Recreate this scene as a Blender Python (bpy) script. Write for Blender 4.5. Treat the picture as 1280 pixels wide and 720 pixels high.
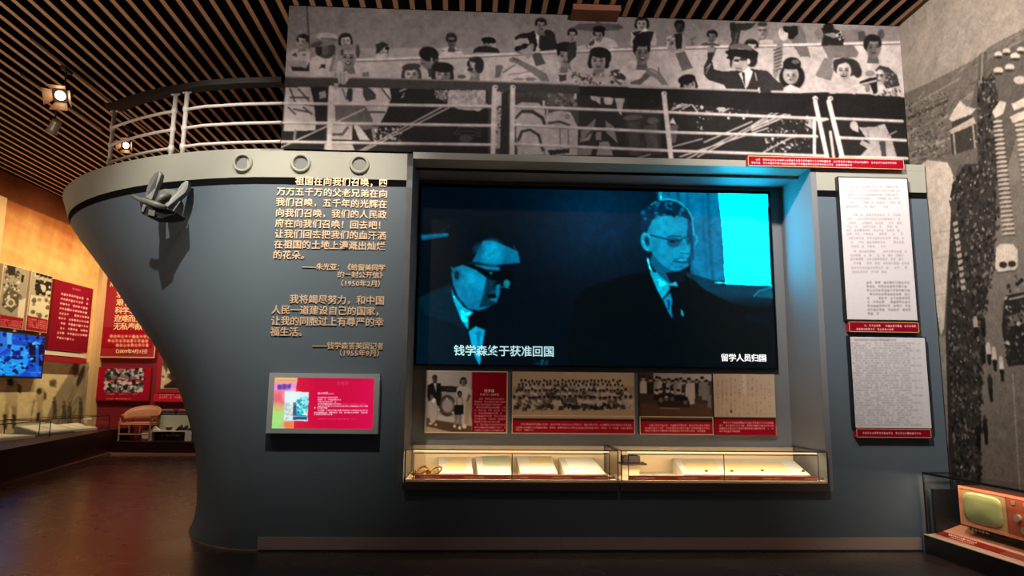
import bpy, bmesh, math, random
import numpy as np
from mathutils import Vector, Matrix

for _o in list(bpy.data.objects): bpy.data.objects.remove(_o)
C = bpy.context.scene.collection
scn = bpy.context.scene
R = math.radians

# ---------------------------------------------------------------- camera
CAMB = np.array([[0.99889175, -0.01669935, -0.04400467],
                 [-0.04597792, -0.14627098, -0.98817551],
                 [0.01006529, 0.9891036, -0.14687667]])
CAMP = np.array([0., -6.9, 1.5]); FOC = 870.0
cd = bpy.data.cameras.new('camera'); cam = bpy.data.objects.new('camera', cd); C.objects.link(cam)
cd.sensor_width = 36; cd.lens = FOC/1280*36; cd.clip_start = .05; cd.clip_end = 200
mw = Matrix.Identity(4)
for i in range(3):
    for j in range(3): mw[i][j] = CAMB[i][j]
    mw[i][3] = CAMP[i]
cam.matrix_world = mw; scn.camera = cam

# ---------------------------------------------------------------- world, exposure
w = bpy.data.worlds.new('hall_air'); scn.world = w; w.use_nodes = True
w.node_tree.nodes['Background'].inputs[0].default_value = (.62, .80, 1.0, 1)
w.node_tree.nodes['Background'].inputs[1].default_value = .055
scn.view_settings.view_transform = 'Standard'; scn.view_settings.look = 'None'
scn.view_settings.gamma = 1; scn.view_settings.use_curve_mapping = False
scn.view_settings.exposure = 0.0

# ---------------------------------------------------------------- lamps of the hall and added fill lights
def aim(o, p, q):
    o.location = p
    o.rotation_euler = (Vector(q)-Vector(p)).to_track_quat('-Z', 'Y').to_euler()
def spot(name, p, q, power, deg, col=(1, .86, .68), blend=.6, r=.04):
    l = bpy.data.lights.new(name, 'SPOT'); l.energy = power; l.color = col
    l.spot_size = R(deg); l.spot_blend = blend; l.shadow_soft_size = r
    o = bpy.data.objects.new(name, l); C.objects.link(o); aim(o, p, q); return o
def area(name, p, q, power, sx, sy, col=(1, .86, .68)):
    l = bpy.data.lights.new(name, 'AREA'); l.energy = power; l.color = col
    l.shape = 'RECTANGLE'; l.size = sx; l.size_y = sy
    o = bpy.data.objects.new(name, l); C.objects.link(o); aim(o, p, q); return o

WARM = (1, .80, .55)
# hull spots on the ceiling track
spot('spot_hull', (-3.25, -2.3, 5.55), (-2.9, .2, 3.5), 700, 56, (1, .93, .82), 1, .025)
spot('spot_hull', (-1.3, -2.6, 5.55), (-1.6, 0, 3.0), 920, 48, (1, .90, .74), 1, .03)
spot('spot_papers', (4.0, -2.6, 5.55), (4.15, 0, 3.1), 235, 54, (1, .94, .90), 1, .05)
spot('boards_fill', (1.3, -3.0, 5.5), (1.3, .7, 1.45), 150, 46, (1, .86, .72), 1, .05)  # added fill spot that brightens the recess boards, not a known track lamp
# mural washers
for x in (-1.0, 1.4, 3.6):
    spot('spot_mural', (x, -3.4, 5.5), (x, .3, 4.95), 300, 62, (1, .90, .86), 1, .1)
spot('spot_street_mural', (1.2, -3.2, 5.5), (4.71, -.3, 3.7), 1900, 78, (1, .92, .82), 1, .1)
# left hall
for y in (5.6, 7.6, 9.4):
    spot('spot_left_wall', (-7.0, y, 5.45), (-9.3, y+.3, 3.3), 400, 100, (1, .78, .46), 1, .08)
spot('spot_far_wall', (-8.3, 7.9, 5.45), (-8.4, 10.6, 2.3), 330, 62, (1, .84, .70), 1, .06)
spot('spot_far_wall', (-6.6, 7.9, 5.45), (-6.6, 10.6, 1.2), 360, 62, (1, .86, .74), 1, .06)
# added out-of-view fill lights facing up, to brighten the ceiling slats
_l = area('ceiling_fill', (-7.2, -2.6, .12), (-7.2, -2.6, 5), 190, 4, 4, (1, .80, .62)); _l.rotation_euler = (R(180), 0, 0); _l.data.spread = R(130)
_l = area('ceiling_fill', (2.5, -9.5, .12), (2.5, -9.5, 5), 150, 7, 3, (1, .84, .76)); _l.rotation_euler = (R(180), 0, 0); _l.data.spread = R(130)
_l = area('ceiling_fill', (-5.0, 8.3, .35), (-5.0, 8.3, 5), 110, 4, 1.6, (1, .66, .42)); _l.rotation_euler = (R(180), 0, 0); _l.data.spread = R(140)

# ---------------------------------------------------------------- materials
def s2l(c):
    c = np.asarray(c, float)/255.
    return np.where(c <= .04045, c/12.92, ((c+.055)/1.055)**2.4)
def mat(name, col, rough=.6, metal=0., noise=0., nscale=20., bump=0., emit=0., spec=.5, coat=0.):
    m = bpy.data.materials.new(name); m.use_nodes = True; nt = m.node_tree
    b = nt.nodes['Principled BSDF']
    c = tuple(s2l(col))+(1,)
    b.inputs['Base Color'].default_value = c
    b.inputs['Roughness'].default_value = rough; b.inputs['Metallic'].default_value = metal
    b.inputs['Specular IOR Level'].default_value = spec; b.inputs['Coat Weight'].default_value = coat
    if emit: b.inputs['Emission Color'].default_value = c; b.inputs['Emission Strength'].default_value = emit
    if noise or bump:
        tc = nt.nodes.new('ShaderNodeTexCoord'); n = nt.nodes.new('ShaderNodeTexNoise')
        n.inputs['Scale'].default_value = nscale; n.inputs['Detail'].default_value = 5
        nt.links.new(tc.outputs['Object'], n.inputs['Vector'])
        if noise:
            r = nt.nodes.new('ShaderNodeMapRange'); r.inputs[3].default_value = 1-noise; r.inputs[4].default_value = 1+noise
            mx = nt.nodes.new('ShaderNodeMix'); mx.data_type = 'RGBA'; mx.blend_type = 'MULTIPLY'; mx.inputs[0].default_value = 1
            mx.inputs[6].default_value = c
            nt.links.new(n.outputs[0], r.inputs[0]); nt.links.new(r.outputs[0], mx.inputs[7])
            nt.links.new(mx.outputs[2], b.inputs['Base Color'])
        if bump:
            bp = nt.nodes.new('ShaderNodeBump'); bp.inputs['Strength'].default_value = bump; bp.inputs['Distance'].default_value = .01
            nt.links.new(n.outputs[0], bp.inputs['Height']); nt.links.new(bp.outputs[0], b.inputs['Normal'])
    return m
def print_mat(name, emit=0., rough=.55):
    m = bpy.data.materials.new(name); m.use_nodes = True; nt = m.node_tree
    b = nt.nodes['Principled BSDF']; a = nt.nodes.new('ShaderNodeVertexColor'); a.layer_name = 'print'
    b.inputs['Roughness'].default_value = rough; b.inputs['Specular IOR Level'].default_value = .06
    if emit:
        b.inputs['Base Color'].default_value = (.004, .004, .004, 1)
        nt.links.new(a.outputs[0], b.inputs['Emission Color']); b.inputs['Emission Strength'].default_value = emit
        b.inputs['Roughness'].default_value = .5
    else: nt.links.new(a.outputs[0], b.inputs['Base Color'])
    return m
def glass_mat():
    m = bpy.data.materials.new('clear_glass'); m.use_nodes = True; nt = m.node_tree
    nt.nodes.remove(nt.nodes['Principled BSDF'])
    t = nt.nodes.new('ShaderNodeBsdfTransparent'); g = nt.nodes.new('ShaderNodeBsdfGlossy')
    t.inputs[0].default_value = (.985, .99, .985, 1); g.inputs['Roughness'].default_value = .03
    lw = nt.nodes.new('ShaderNodeLayerWeight'); lw.inputs[0].default_value = .5
    pw = nt.nodes.new('ShaderNodeMath'); pw.operation = 'POWER'; pw.inputs[1].default_value = 4; nt.links.new(lw.outputs['Facing'], pw.inputs[0])
    f = nt.nodes.new('ShaderNodeMath'); f.operation = 'MULTIPLY_ADD'; f.inputs[1].default_value = .5; f.inputs[2].default_value = .015; nt.links.new(pw.outputs[0], f.inputs[0])
    mx = nt.nodes.new('ShaderNodeMixShader'); o = nt.nodes['Material Output']
    nt.links.new(f.outputs[0], mx.inputs[0]); nt.links.new(t.outputs[0], mx.inputs[1]); nt.links.new(g.outputs[0], mx.inputs[2])
    nt.links.new(mx.outputs[0], o.inputs[0]); return m
M = dict(
    hull=mat('hull_slate_paint', (86, 98, 109), .5, noise=.05, nscale=3, spec=.3),
    rim=mat('hull_grey_rim_paint', (146, 146, 136), .5, noise=.04, nscale=4, spec=.3),
    black=mat('black_paint', (5, 5, 6), .9, spec=.1),
    recess=mat('recess_grey_paint', (112, 114, 119), .7, noise=.04, nscale=5),
    steel=mat('brushed_steel_strip', (178, 160, 148), .35, .35, noise=.06, nscale=8),
    pipe=mat('white_pipe_paint', (214, 205, 198), .45),
    handrail=mat('dark_handrail_wood', (20, 15, 15), .6, noise=.2, nscale=12),
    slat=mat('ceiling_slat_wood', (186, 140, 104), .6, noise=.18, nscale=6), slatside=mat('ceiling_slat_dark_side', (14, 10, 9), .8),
    void=mat('ceiling_void_black', (5, 4, 4), .9),
    iron=mat('anchor_grey_iron', (112, 112, 108), .55, .3, noise=.2, nscale=18, bump=.4),
    iron2=mat('anchor_black_iron', (16, 16, 17), .6, .3),
    letter=mat('letter_cream_metal', (236, 204, 172), .4, .25),
    red=mat('crimson_board', (150, 14, 32), .55),
    red2=mat('crimson_wall', (128, 8, 28), .65, noise=.05, nscale=2),
    darkred=mat('dark_red_plinth', (44, 14, 16), .4, noise=.1, nscale=5),
    gold=mat('thin_gold_edge', (224, 170, 110), .4, .2),
    edge=mat('pale_board_edge', (206, 186, 164), .6),
    dark=mat('dark_frame', (20, 20, 22), .4),
    grey=mat('grey_metal_frame', (172, 178, 184), .45),
    cream=mat('cream_case_lining', (236, 214, 176), .7),
    paper=mat('white_paper', (238, 234, 216), .8),
    agedpaper=mat('aged_paper', (212, 190, 140), .8, noise=.12, nscale=25),
    pinklabel=mat('red_label_strip', (164, 70, 62), .6),
    caseedge=mat('case_base_dark', (70, 56, 52), .5),
    glass=glass_mat(), seam=mat('black_glass_seam', (12, 9, 8), .5),
    glassedge=mat('pale_glass_edge', (214, 214, 200), .3),
    bronze=mat('bronze', (128, 98, 32), .35, .7),
    hide=mat('dark_hide', (44, 30, 26), .5),
    wood=mat('cabinet_wood', (150, 70, 44), .35, noise=.15, nscale=14, coat=.3),
    rattan=mat('rattan_cane', (176, 122, 84), .6, noise=.15, nscale=40, bump=.3),
    greenwhite=mat('pale_green_board', (176, 182, 152), .7),
    white=mat('white_board', (214, 206, 190), .7),
    cloth=mat('dark_folded_cloth', (60, 52, 50), .9, noise=.2, nscale=20),
    crt=mat('picture_tube_glass', (150, 156, 104), .25, spec=.6),
    knob=mat('silver_knob', (200, 190, 170), .3, .7),
    brown=mat('brown_ceiling_box', (122, 68, 44), .6, noise=.1, nscale=8),
    lamp=mat('lamp_housing', (60, 46, 40), .5), lampsilver=mat('lamp_reflector', (200, 190, 170), .3, .5),
    glow=mat('lamp_glow', (255, 232, 190), .5, emit=14), ledglow=mat('led_strip_glow', (255, 214, 160), .5, emit=1.6),
    beige=mat('beige_wall', (206, 172, 122), .7),
    orangebrown=mat('orange_brown_wall', (150, 76, 40), .7, noise=.1, nscale=2),
    flap=mat('warm_barn_door', (190, 140, 96), .5),
    porthole=mat('dull_porthole_glass', (96, 98, 94), .5),
    print=print_mat('printed_photo'), screen=print_mat('lit_screen', 1.0), leather=mat('shoe_leather', (34, 26, 24), .4),
    monitor=print_mat('lit_monitor', 1.0),
)
def floor_material():
    m = bpy.data.materials.new('polished_dark_floor'); m.use_nodes = True; nt = m.node_tree; b = nt.nodes['Principled BSDF']
    tc = nt.nodes.new('ShaderNodeTexCoord'); n = nt.nodes.new('ShaderNodeTexNoise'); n.inputs['Scale'].default_value = 1.2; n.inputs['Detail'].default_value = 6
    r = nt.nodes.new('ShaderNodeMapRange'); r.inputs[3].default_value = .20; r.inputs[4].default_value = .34
    n2 = nt.nodes.new('ShaderNodeTexNoise'); n2.inputs['Scale'].default_value = 60
    rp = nt.nodes.new('ShaderNodeValToRGB'); rp.color_ramp.elements[0].color = (.020, .011, .012, 1); rp.color_ramp.elements[1].color = (.046, .026, .027, 1)
    nt.links.new(tc.outputs['Object'], n.inputs['Vector']); nt.links.new(tc.outputs['Object'], n2.inputs['Vector'])
    nt.links.new(n.outputs[0], r.inputs[0]); nt.links.new(r.outputs[0], b.inputs['Roughness'])
    nt.links.new(n2.outputs[0], rp.inputs[0]); nt.links.new(rp.outputs[0], b.inputs['Base Color'])
    b.inputs['Specular IOR Level'].default_value = .9
    return m
M['floor'] = floor_material()

# ---------------------------------------------------------------- helpers
def tag(o, label=None, cat=None, group=None, kind=None):
    if label: o['label'] = label
    if cat: o['category'] = cat
    if group: o['group'] = group
    if kind: o['kind'] = kind
    return o
def empty(name, loc, label=None, cat=None, group=None, kind=None):
    o = bpy.data.objects.new(name, None); C.objects.link(o); o.location = loc; o.empty_display_size = .1
    return tag(o, label, cat, group, kind)
def wloc(o):
    v = Vector((0, 0, 0))
    while o: v += o.location; o = o.parent
    return v
def link(name, me, m, parent=None, loc=None):
    o = bpy.data.objects.new(name, me); C.objects.link(o)
    if m and not me.materials: me.materials.append(m)
    if parent: o.parent = parent
    if loc is not None: o.location = Vector(loc)-(wloc(parent) if parent else Vector((0, 0, 0)))
    return o
class MB:
    """collects shapes in world coordinates, builds ONE mesh"""
    def __init__(s): s.b = bmesh.new()
    def box(s, x0, x1, y0, y1, z0, z1):
        v = [s.b.verts.new((x, y, z)) for x in (x0, x1) for y in (y0, y1) for z in (z0, z1)]
        for f in ((0, 1, 3, 2), (4, 6, 7, 5), (0, 4, 5, 1), (2, 3, 7, 6), (0, 2, 6, 4), (1, 5, 7, 3)): s.b.faces.new([v[i] for i in f])
        return s
    def prism(s, pts, vec):
        a = [s.b.verts.new(p) for p in pts]; vec = Vector(vec); c = [s.b.verts.new(Vector(p)+vec) for p in pts]; n = len(pts)
        s.b.faces.new(a); s.b.faces.new(c[::-1])
        for i in range(n): s.b.faces.new((a[i], c[i], c[(i+1) % n], a[(i+1) % n]))
        return s
    def tube(s, pts, r, n=10, cap=True):
        pts = [Vector(p) for p in pts]; rs = r if isinstance(r, (list, tuple)) else [r]*len(pts); rings = []
        for i, p in enumerate(pts):
            d = (pts[min(i+1, len(pts)-1)]-pts[max(i-1, 0)]).normalized()
            up = Vector((0, 0, 1)) if abs(d.z) < .9 else Vector((0, 1, 0))
            u = d.cross(up).normalized(); v = u.cross(d)
            rings.append([s.b.verts.new(p+(u*math.cos(2*math.pi*k/n)+v*math.sin(2*math.pi*k/n))*rs[i]) for k in range(n)])
        for a, b in zip(rings, rings[1:]):
            for k in range(n): s.b.faces.new((a[k], a[(k+1) % n], b[(k+1) % n], b[k]))
        if cap: s.b.faces.new(rings[0][::-1]); s.b.faces.new(rings[-1])
        return s
    def grid(s, P, closed_u=False):
        V = [[s.b.verts.new(p) for p in row] for row in P]
        for a, b in zip(V, V[1:]):
            for k in range(len(a)-1): s.b.faces.new((a[k], a[k+1], b[k+1], b[k]))
            if closed_u: s.b.faces.new((a[-1], a[0], b[0], b[-1]))
        return s
    def ball(s, c, rx, ry, rz, n=12, m=8):
        P = [[(c[0]+rx*math.sin(math.pi*j/m)*math.cos(2*math.pi*i/n), c[1]+ry*math.sin(math.pi*j/m)*math.sin(2*math.pi*i/n), c[2]+rz*math.cos(math.pi*j/m)) for i in range(n)] for j in range(m+1)]
        return s.grid(P, True)
    def build(s, name, m, parent=None, bevel=0, smooth=False):
        bmesh.ops.remove_doubles(s.b, verts=s.b.verts[:], dist=1e-5)
        if bevel: bmesh.ops.bevel(s.b, geom=s.b.edges[:], offset=bevel, segments=2, affect='EDGES', profile=.6)
        bmesh.ops.recalc_face_normals(s.b, faces=s.b.faces[:])
        cs = [v.co for v in s.b.verts]
        lo = Vector([min(c[i] for c in cs) for i in range(3)]); hi = Vector([max(c[i] for c in cs) for i in range(3)])
        base = Vector(((lo.x+hi.x)/2, (lo.y+hi.y)/2, lo.z))
        bmesh.ops.translate(s.b, verts=s.b.verts[:], vec=-base)
        me = bpy.data.meshes.new(name); s.b.to_mesh(me); s.b.free()
        if smooth:
            for p in me.polygons: p.use_smooth = True
        return link(name, me, m, parent, base)
def bx(name, m, parent, *a, bevel=0): return MB().box(*a).build(name, m, parent, bevel)

# a photographed point back on a known plane (survey of the hall)
def ray(x, y): return CAMB@np.array([(x-640)/FOC, -(y-360)/FOC, -1.])
def on_y(x, y, Y): d = ray(x, y); return CAMP+d*((Y-CAMP[1])/d[1])
def on_x(x, y, X): d = ray(x, y); return CAMP+d*((X-CAMP[0])/d[0])
def on_z(x, y, Z): d = ray(x, y); return CAMP+d*((Z-CAMP[2])/d[2])
def survey(P):
    d = (np.asarray(P)-CAMP)@CAMB
    return 640+FOC*d[..., 0]/-d[..., 2], 360-FOC*d[..., 1]/-d[..., 2]

# ---------------------------------------------------------------- printed pictures (flat prints, painted into a fine mesh)
class Canvas:
    """print on a flat rectangle O + u*U + v*V; shapes are given on the sheet through sx, sy"""
    def __init__(s, O, U, V, nu, nv, bg=(128, 128, 128)):
        s.O, s.U, s.V = (np.asarray(a, float) for a in (O, U, V)); s.nu, s.nv = nu, nv
        u, v = np.meshgrid(np.linspace(0, 1, nu), np.linspace(0, 1, nv))
        s.P = s.O+u[..., None]*s.U+v[..., None]*s.V
        s.x, s.y = survey(s.P)
        s.c = np.zeros((nv, nu, 3)); s.c[:] = s.tint(bg)
        s.o = (0, 0, 1)
        s.xr = (s.x.min(0), s.x.max(0)); s.yr = (s.y.min(1), s.y.max(1))
    def tint(s, c):
        if np.isscalar(c) and getattr(s, 'sepia', 0): return np.array([c, c*.92, c*.85])
        if np.isscalar(c): return np.array([c, c*.94, c*.925])
        return np.asarray(c, float)
    def at(s, ox, oy, sc): s.o = (ox, oy, sc); return s
    def _t(s, pts):
        a = np.asarray(pts, float).reshape(-1, 2); return a/s.o[2]+np.array(s.o[:2])
    def _win(s, x0, y0, x1, y1):
        c = np.where((s.xr[1] >= x0) & (s.xr[0] <= x1))[0]; r = np.where((s.yr[1] >= y0) & (s.yr[0] <= y1))[0]
        if len(c) == 0 or len(r) == 0: return None
        return slice(r[0], r[-1]+1), slice(c[0], c[-1]+1)
    def _put(s, W, m, col, a):
        m = (m*a)[..., None]; s.c[W] = s.c[W]*(1-m)+s.tint(col)*m
    def poly(s, pts, col, a=1.):
        p = s._t(pts); W = s._win(*p.min(0), *p.max(0))
        if W is None: return s
        X, Y = s.x[W], s.y[W]; ins = np.zeros(X.shape, bool)
        for i in range(len(p)):
            x1, y1 = p[i]; x2, y2 = p[i-1]
            if y1 == y2: continue
            ins ^= ((Y < y1) != (Y < y2)) & (X < (x2-x1)*(Y-y1)/(y2-y1)+x1)
        s._put(W, ins.astype(float), col, a); return s
    def ell(s, cx, cy, rx, ry, col, a=1., rot=0., soft=.12):
        (cx, cy), = s._t([cx, cy]); rx /= s.o[2]; ry /= s.o[2]; q = max(rx, ry)*1.3
        W = s._win(cx-q, cy-q, cx+q, cy+q)
        if W is None: return s
        dx, dy = s.x[W]-cx, s.y[W]-cy; t = math.radians(rot); c, n = math.cos(t), math.sin(t)
        d = np.sqrt(((dx*c+dy*n)/rx)**2+((-dx*n+dy*c)/ry)**2)
        s._put(W, np.clip((1-d)/soft+.5, 0, 1), col, a); return s
    def line(s, pts, w, col, a=1.):
        p = s._t(pts); w = w/s.o[2]
        for (x1, y1), (x2, y2) in zip(p, p[1:]):
            W = s._win(min(x1, x2)-w, min(y1, y2)-w, max(x1, x2)+w, max(y1, y2)+w)
            if W is None: continue
            X, Y = s.x[W], s.y[W]; L = max((x2-x1)**2+(y2-y1)**2, 1e-6)
            t = np.clip(((X-x1)*(x2-x1)+(Y-y1)*(y2-y1))/L, 0, 1)
            d = np.hypot(X-x1-t*(x2-x1), Y-y1-t*(y2-y1))
            s._put(W, np.clip((w/2-d)/.7+.5, 0, 1), col, a)
        return s
    def grad(s, pts, col, f, a=1.):
        """colour patch whose strength is f(x, y) on the sheet"""
        p = s._t(pts); W = s._win(*p.min(0), *p.max(0))
        if W is None: return s
        X, Y = s.x[W], s.y[W]; inside = (X >= p[:, 0].min()) & (X <= p[:, 0].max()) & (Y >= p[:, 1].min()) & (Y <= p[:, 1].max())
        s._put(W, np.clip(f(X, Y), 0, 1)*inside, col, a); return s
    def speckle(s, pts, cols, n, r0, r1, seed=1, el=1.):
        p = s._t(pts); rg = random.Random(seed); o = s.o; s.o = (0, 0, 1)
        (x0, y0), (x1, y1) = p.min(0), p.max(0); k = 0
        while k < n:
            x, y = rg.uniform(x0, x1), rg.uniform(y0, y1); k += 1
            ins = False
            for i in range(len(p)):
                a, b = p[i]; c, d = p[i-1]
                if (y < b) != (y < d) and x < (c-a)*(y-b)/(d-b)+a: ins = not ins
            if ins: r = rg.uniform(r0, r1); s.ell(x, y, r, r*el*rg.uniform(.7, 1.3), rg.choice(cols), .9, rg.uniform(-40, 40))
        s.o = o; return s
    def text(s, x0, y0, x1, y1, h, col, seed=1, a=.85, gap=.06):
        """a line of print too small to read"""
        (x0, y0), (x1, y1) = s._t([x0, y0, x1, y1]); h = h/s.o[2]; rg = random.Random(seed); o = s.o; s.o = (0, 0, 1)
        x = x0
        while x < x1-h*.4:
            if rg.random() > gap:
                y = y0+(y1-y0)*(x-x0)/max(x1-x0, 1e-6)
                s.ell(x+h*.45, y+rg.uniform(-.08, .08)*h, h*rg.uniform(.32, .46), h*rg.uniform(.36, .5), col, a*rg.uniform(.65, 1), 0, .5)
            x += h*.98
        s.o = o; return s
    def noise(s, amp, seed=1, block=1):
        rg = np.random.default_rng(seed); n = rg.normal(0, amp, (s.nv//block+2, s.nu//block+2))
        n = np.kron(n, np.ones((block, block)))[:s.nv, :s.nu]; s.c = s.c+n[..., None]; return s
    def mottle(s, amp, seed=1):
        """grain of an enlarged old photograph"""
        rg = np.random.default_rng(seed); f = np.zeros((s.nv, s.nu))
        for b_, w_ in ((2, .6), (5, .8), (12, .7)):
            g = rg.normal(0, 1, (s.nv//b_+3, s.nu//b_+3)); yy = np.arange(s.nv)/b_; xx = np.arange(s.nu)/b_
            i, j = yy.astype(int), xx.astype(int); fy, fx = (yy-i)[:, None], (xx-j)[None]
            f += w_*(g[i][:, j]*(1-fy)*(1-fx)+g[i+1][:, j]*fy*(1-fx)+g[i][:, j+1]*(1-fy)*fx+g[i+1][:, j+1]*fy*fx)
        s.c = s.c*(1+f[..., None]*amp); return s
    def blur(s, k=1):
        for _ in range(k):
            c = np.pad(s.c, ((1, 1), (1, 1), (0, 0)), 'edge')
            c = (c[:-2]+2*c[1:-1]+c[2:])/4; s.c = (c[:, :-2]+2*c[:, 1:-1]+c[:, 2:])/4
        return s
    def build(s, name, m, parent=None, gain=1., boost=0.):
        nu, nv = s.nu, s.nv; P = s.P.reshape(-1, 3); base = P.mean(0)
        me = bpy.data.meshes.new(name); me.vertices.add(nu*nv)
        me.vertices.foreach_set('co', (P-base).astype('f').ravel())
        i = np.arange((nu-1)*(nv-1)); r, c = i//(nu-1), i % (nu-1); a = r*nu+c
        F = np.stack([a, a+nu, a+nu+1, a+1], 1)
        me.loops.add(F.size); me.loops.foreach_set('vertex_index', F.ravel().astype('i'))
        me.polygons.add(len(F)); me.polygons.foreach_set('loop_start', (np.arange(len(F))*4).astype('i'))
        me.update(calc_edges=True)
        col = np.ones((nu*nv, 4), 'f'); col[:, :3] = s2l(np.clip(s.c, 0, 255)).reshape(-1, 3)*gain
        if boost: col[:, :3] *= (1+np.array([0, boost, boost*1.7])*np.clip((s.c[..., 1].reshape(-1, 1)-190)/40, 0, 1))
        at = me.color_attributes.new('print', 'FLOAT_COLOR', 'POINT'); at.data.foreach_set('color', col.ravel())
        return link(name, me, m, parent, base)

def head(k, cx, cy, rx, ry, face=150, hair=25, turn=0., kind='m', rot=0, smile=0, glasses=0, neck=1, hat=0):
    """a printed face: hair mass, face, shade side, brows, eyes, nose, mouth"""
    t = turn
    if neck: k.poly([cx-rx*.45, cy+ry*.4, cx+rx*.45, cy+ry*.4, cx+rx*.7, cy+ry*1.5, cx-rx*.7, cy+ry*1.5], face*.72)
    if kind == 'f':
        k.ell(cx-t*rx*.15, cy-ry*.12, rx*1.2, ry*1.0, hair, 1, rot); k.ell(cx-rx*.95, cy+ry*.25, rx*.34, ry*.5, hair); k.ell(cx+rx*.95, cy+ry*.25, rx*.34, ry*.5, hair)
        k.ell(cx-rx*.3, cy-ry*.8, rx*.5, ry*.14, hair+34, .6, -15)
    elif kind == 'm': k.ell(cx-t*rx*.2, cy-ry*.3, rx*1.03, ry*.8, hair, 1, rot)
    k.ell(cx+t*rx*.2, cy+ry*.14, rx*.84, ry*.88, face, 1, rot); k.ell(cx+t*rx*.2, cy+ry*.62, rx*.55, ry*.42, face*.94, 1, rot)
    if kind != 'f': k.ell(cx-t*rx*.75+(rx*.8 if t == 0 else 0), cy+ry*.1, rx*.16, ry*.2, face*.85)
    k.ell(cx-(t*rx*.45 if t else -rx*.5), cy+ry*.3, rx*.42, ry*.65, face*.62, .7, rot, 1.); k.ell(cx+t*rx*.3-(0 if t else rx*.2), cy-ry*.22, rx*.5, ry*.26, min(face*1.16, 225), .7, rot, 1.); k.ell(cx+t*rx*.5-(0 if t else rx*.3), cy+ry*.3, rx*.28, ry*.2, min(face*1.12, 220), .6, rot, 1.)
    if kind == 'm': k.ell(cx-t*rx*.1, cy-ry*.72, rx*.84, ry*.28, hair, 1, rot+8); k.ell(cx-rx*.8, cy-ry*.3, rx*.2, ry*.35, hair); k.ell(cx+rx*.8, cy-ry*.3, rx*.2, ry*.35, hair); k.ell(cx-rx*.2, cy-ry*.92, rx*.45, ry*.1, hair+36, .6, -10)
    if kind == 'f': k.ell(cx-t*rx*.1, cy-ry*.74, rx*.9, ry*.28, hair, 1, rot-10)
    if kind == 'b': k.ell(cx, cy-ry*.7, rx*.75, ry*.22, face*1.12, .7)
    ex = cx+t*rx*.35; ey = cy+ry*.05
    if glasses:
        k.ell(ex-rx*.36, ey, rx*.32, ry*.17, 22); k.ell(ex+rx*.36, ey, rx*.32, ry*.17, 22); k.line([ex-rx*.8, ey-ry*.04, ex+rx*.7, ey], ry*.1, 22)
    else:
        for q in (-1, 1):
            k.ell(ex+q*rx*.36, ey, rx*.2, ry*.09, 40, .9); k.line([ex+q*rx*.18, ey-ry*.2, ex+q*rx*.55, ey-ry*.2], ry*.09, 45, .9)
    k.line([ex+t*rx*.1, ey+ry*.05, ex+t*rx*.25, ey+ry*.34, ex-rx*.1, ey+ry*.36], ry*.08, face*.6, .8)
    if smile:
        k.ell(ex, cy+ry*.56, rx*.34, ry*.12, 35); k.ell(ex, cy+ry*.53, rx*.26, ry*.05, 215)
    else: k.ell(ex, cy+ry*.56, rx*.28, ry*.07, face*.42)
    if hat: k.ell(cx, cy-ry*.75, rx*1.9, ry*.32, hat, 1, -6); k.ell(cx, cy-ry*1.15, rx*1.0, ry*.55, hat*1.15)
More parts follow.
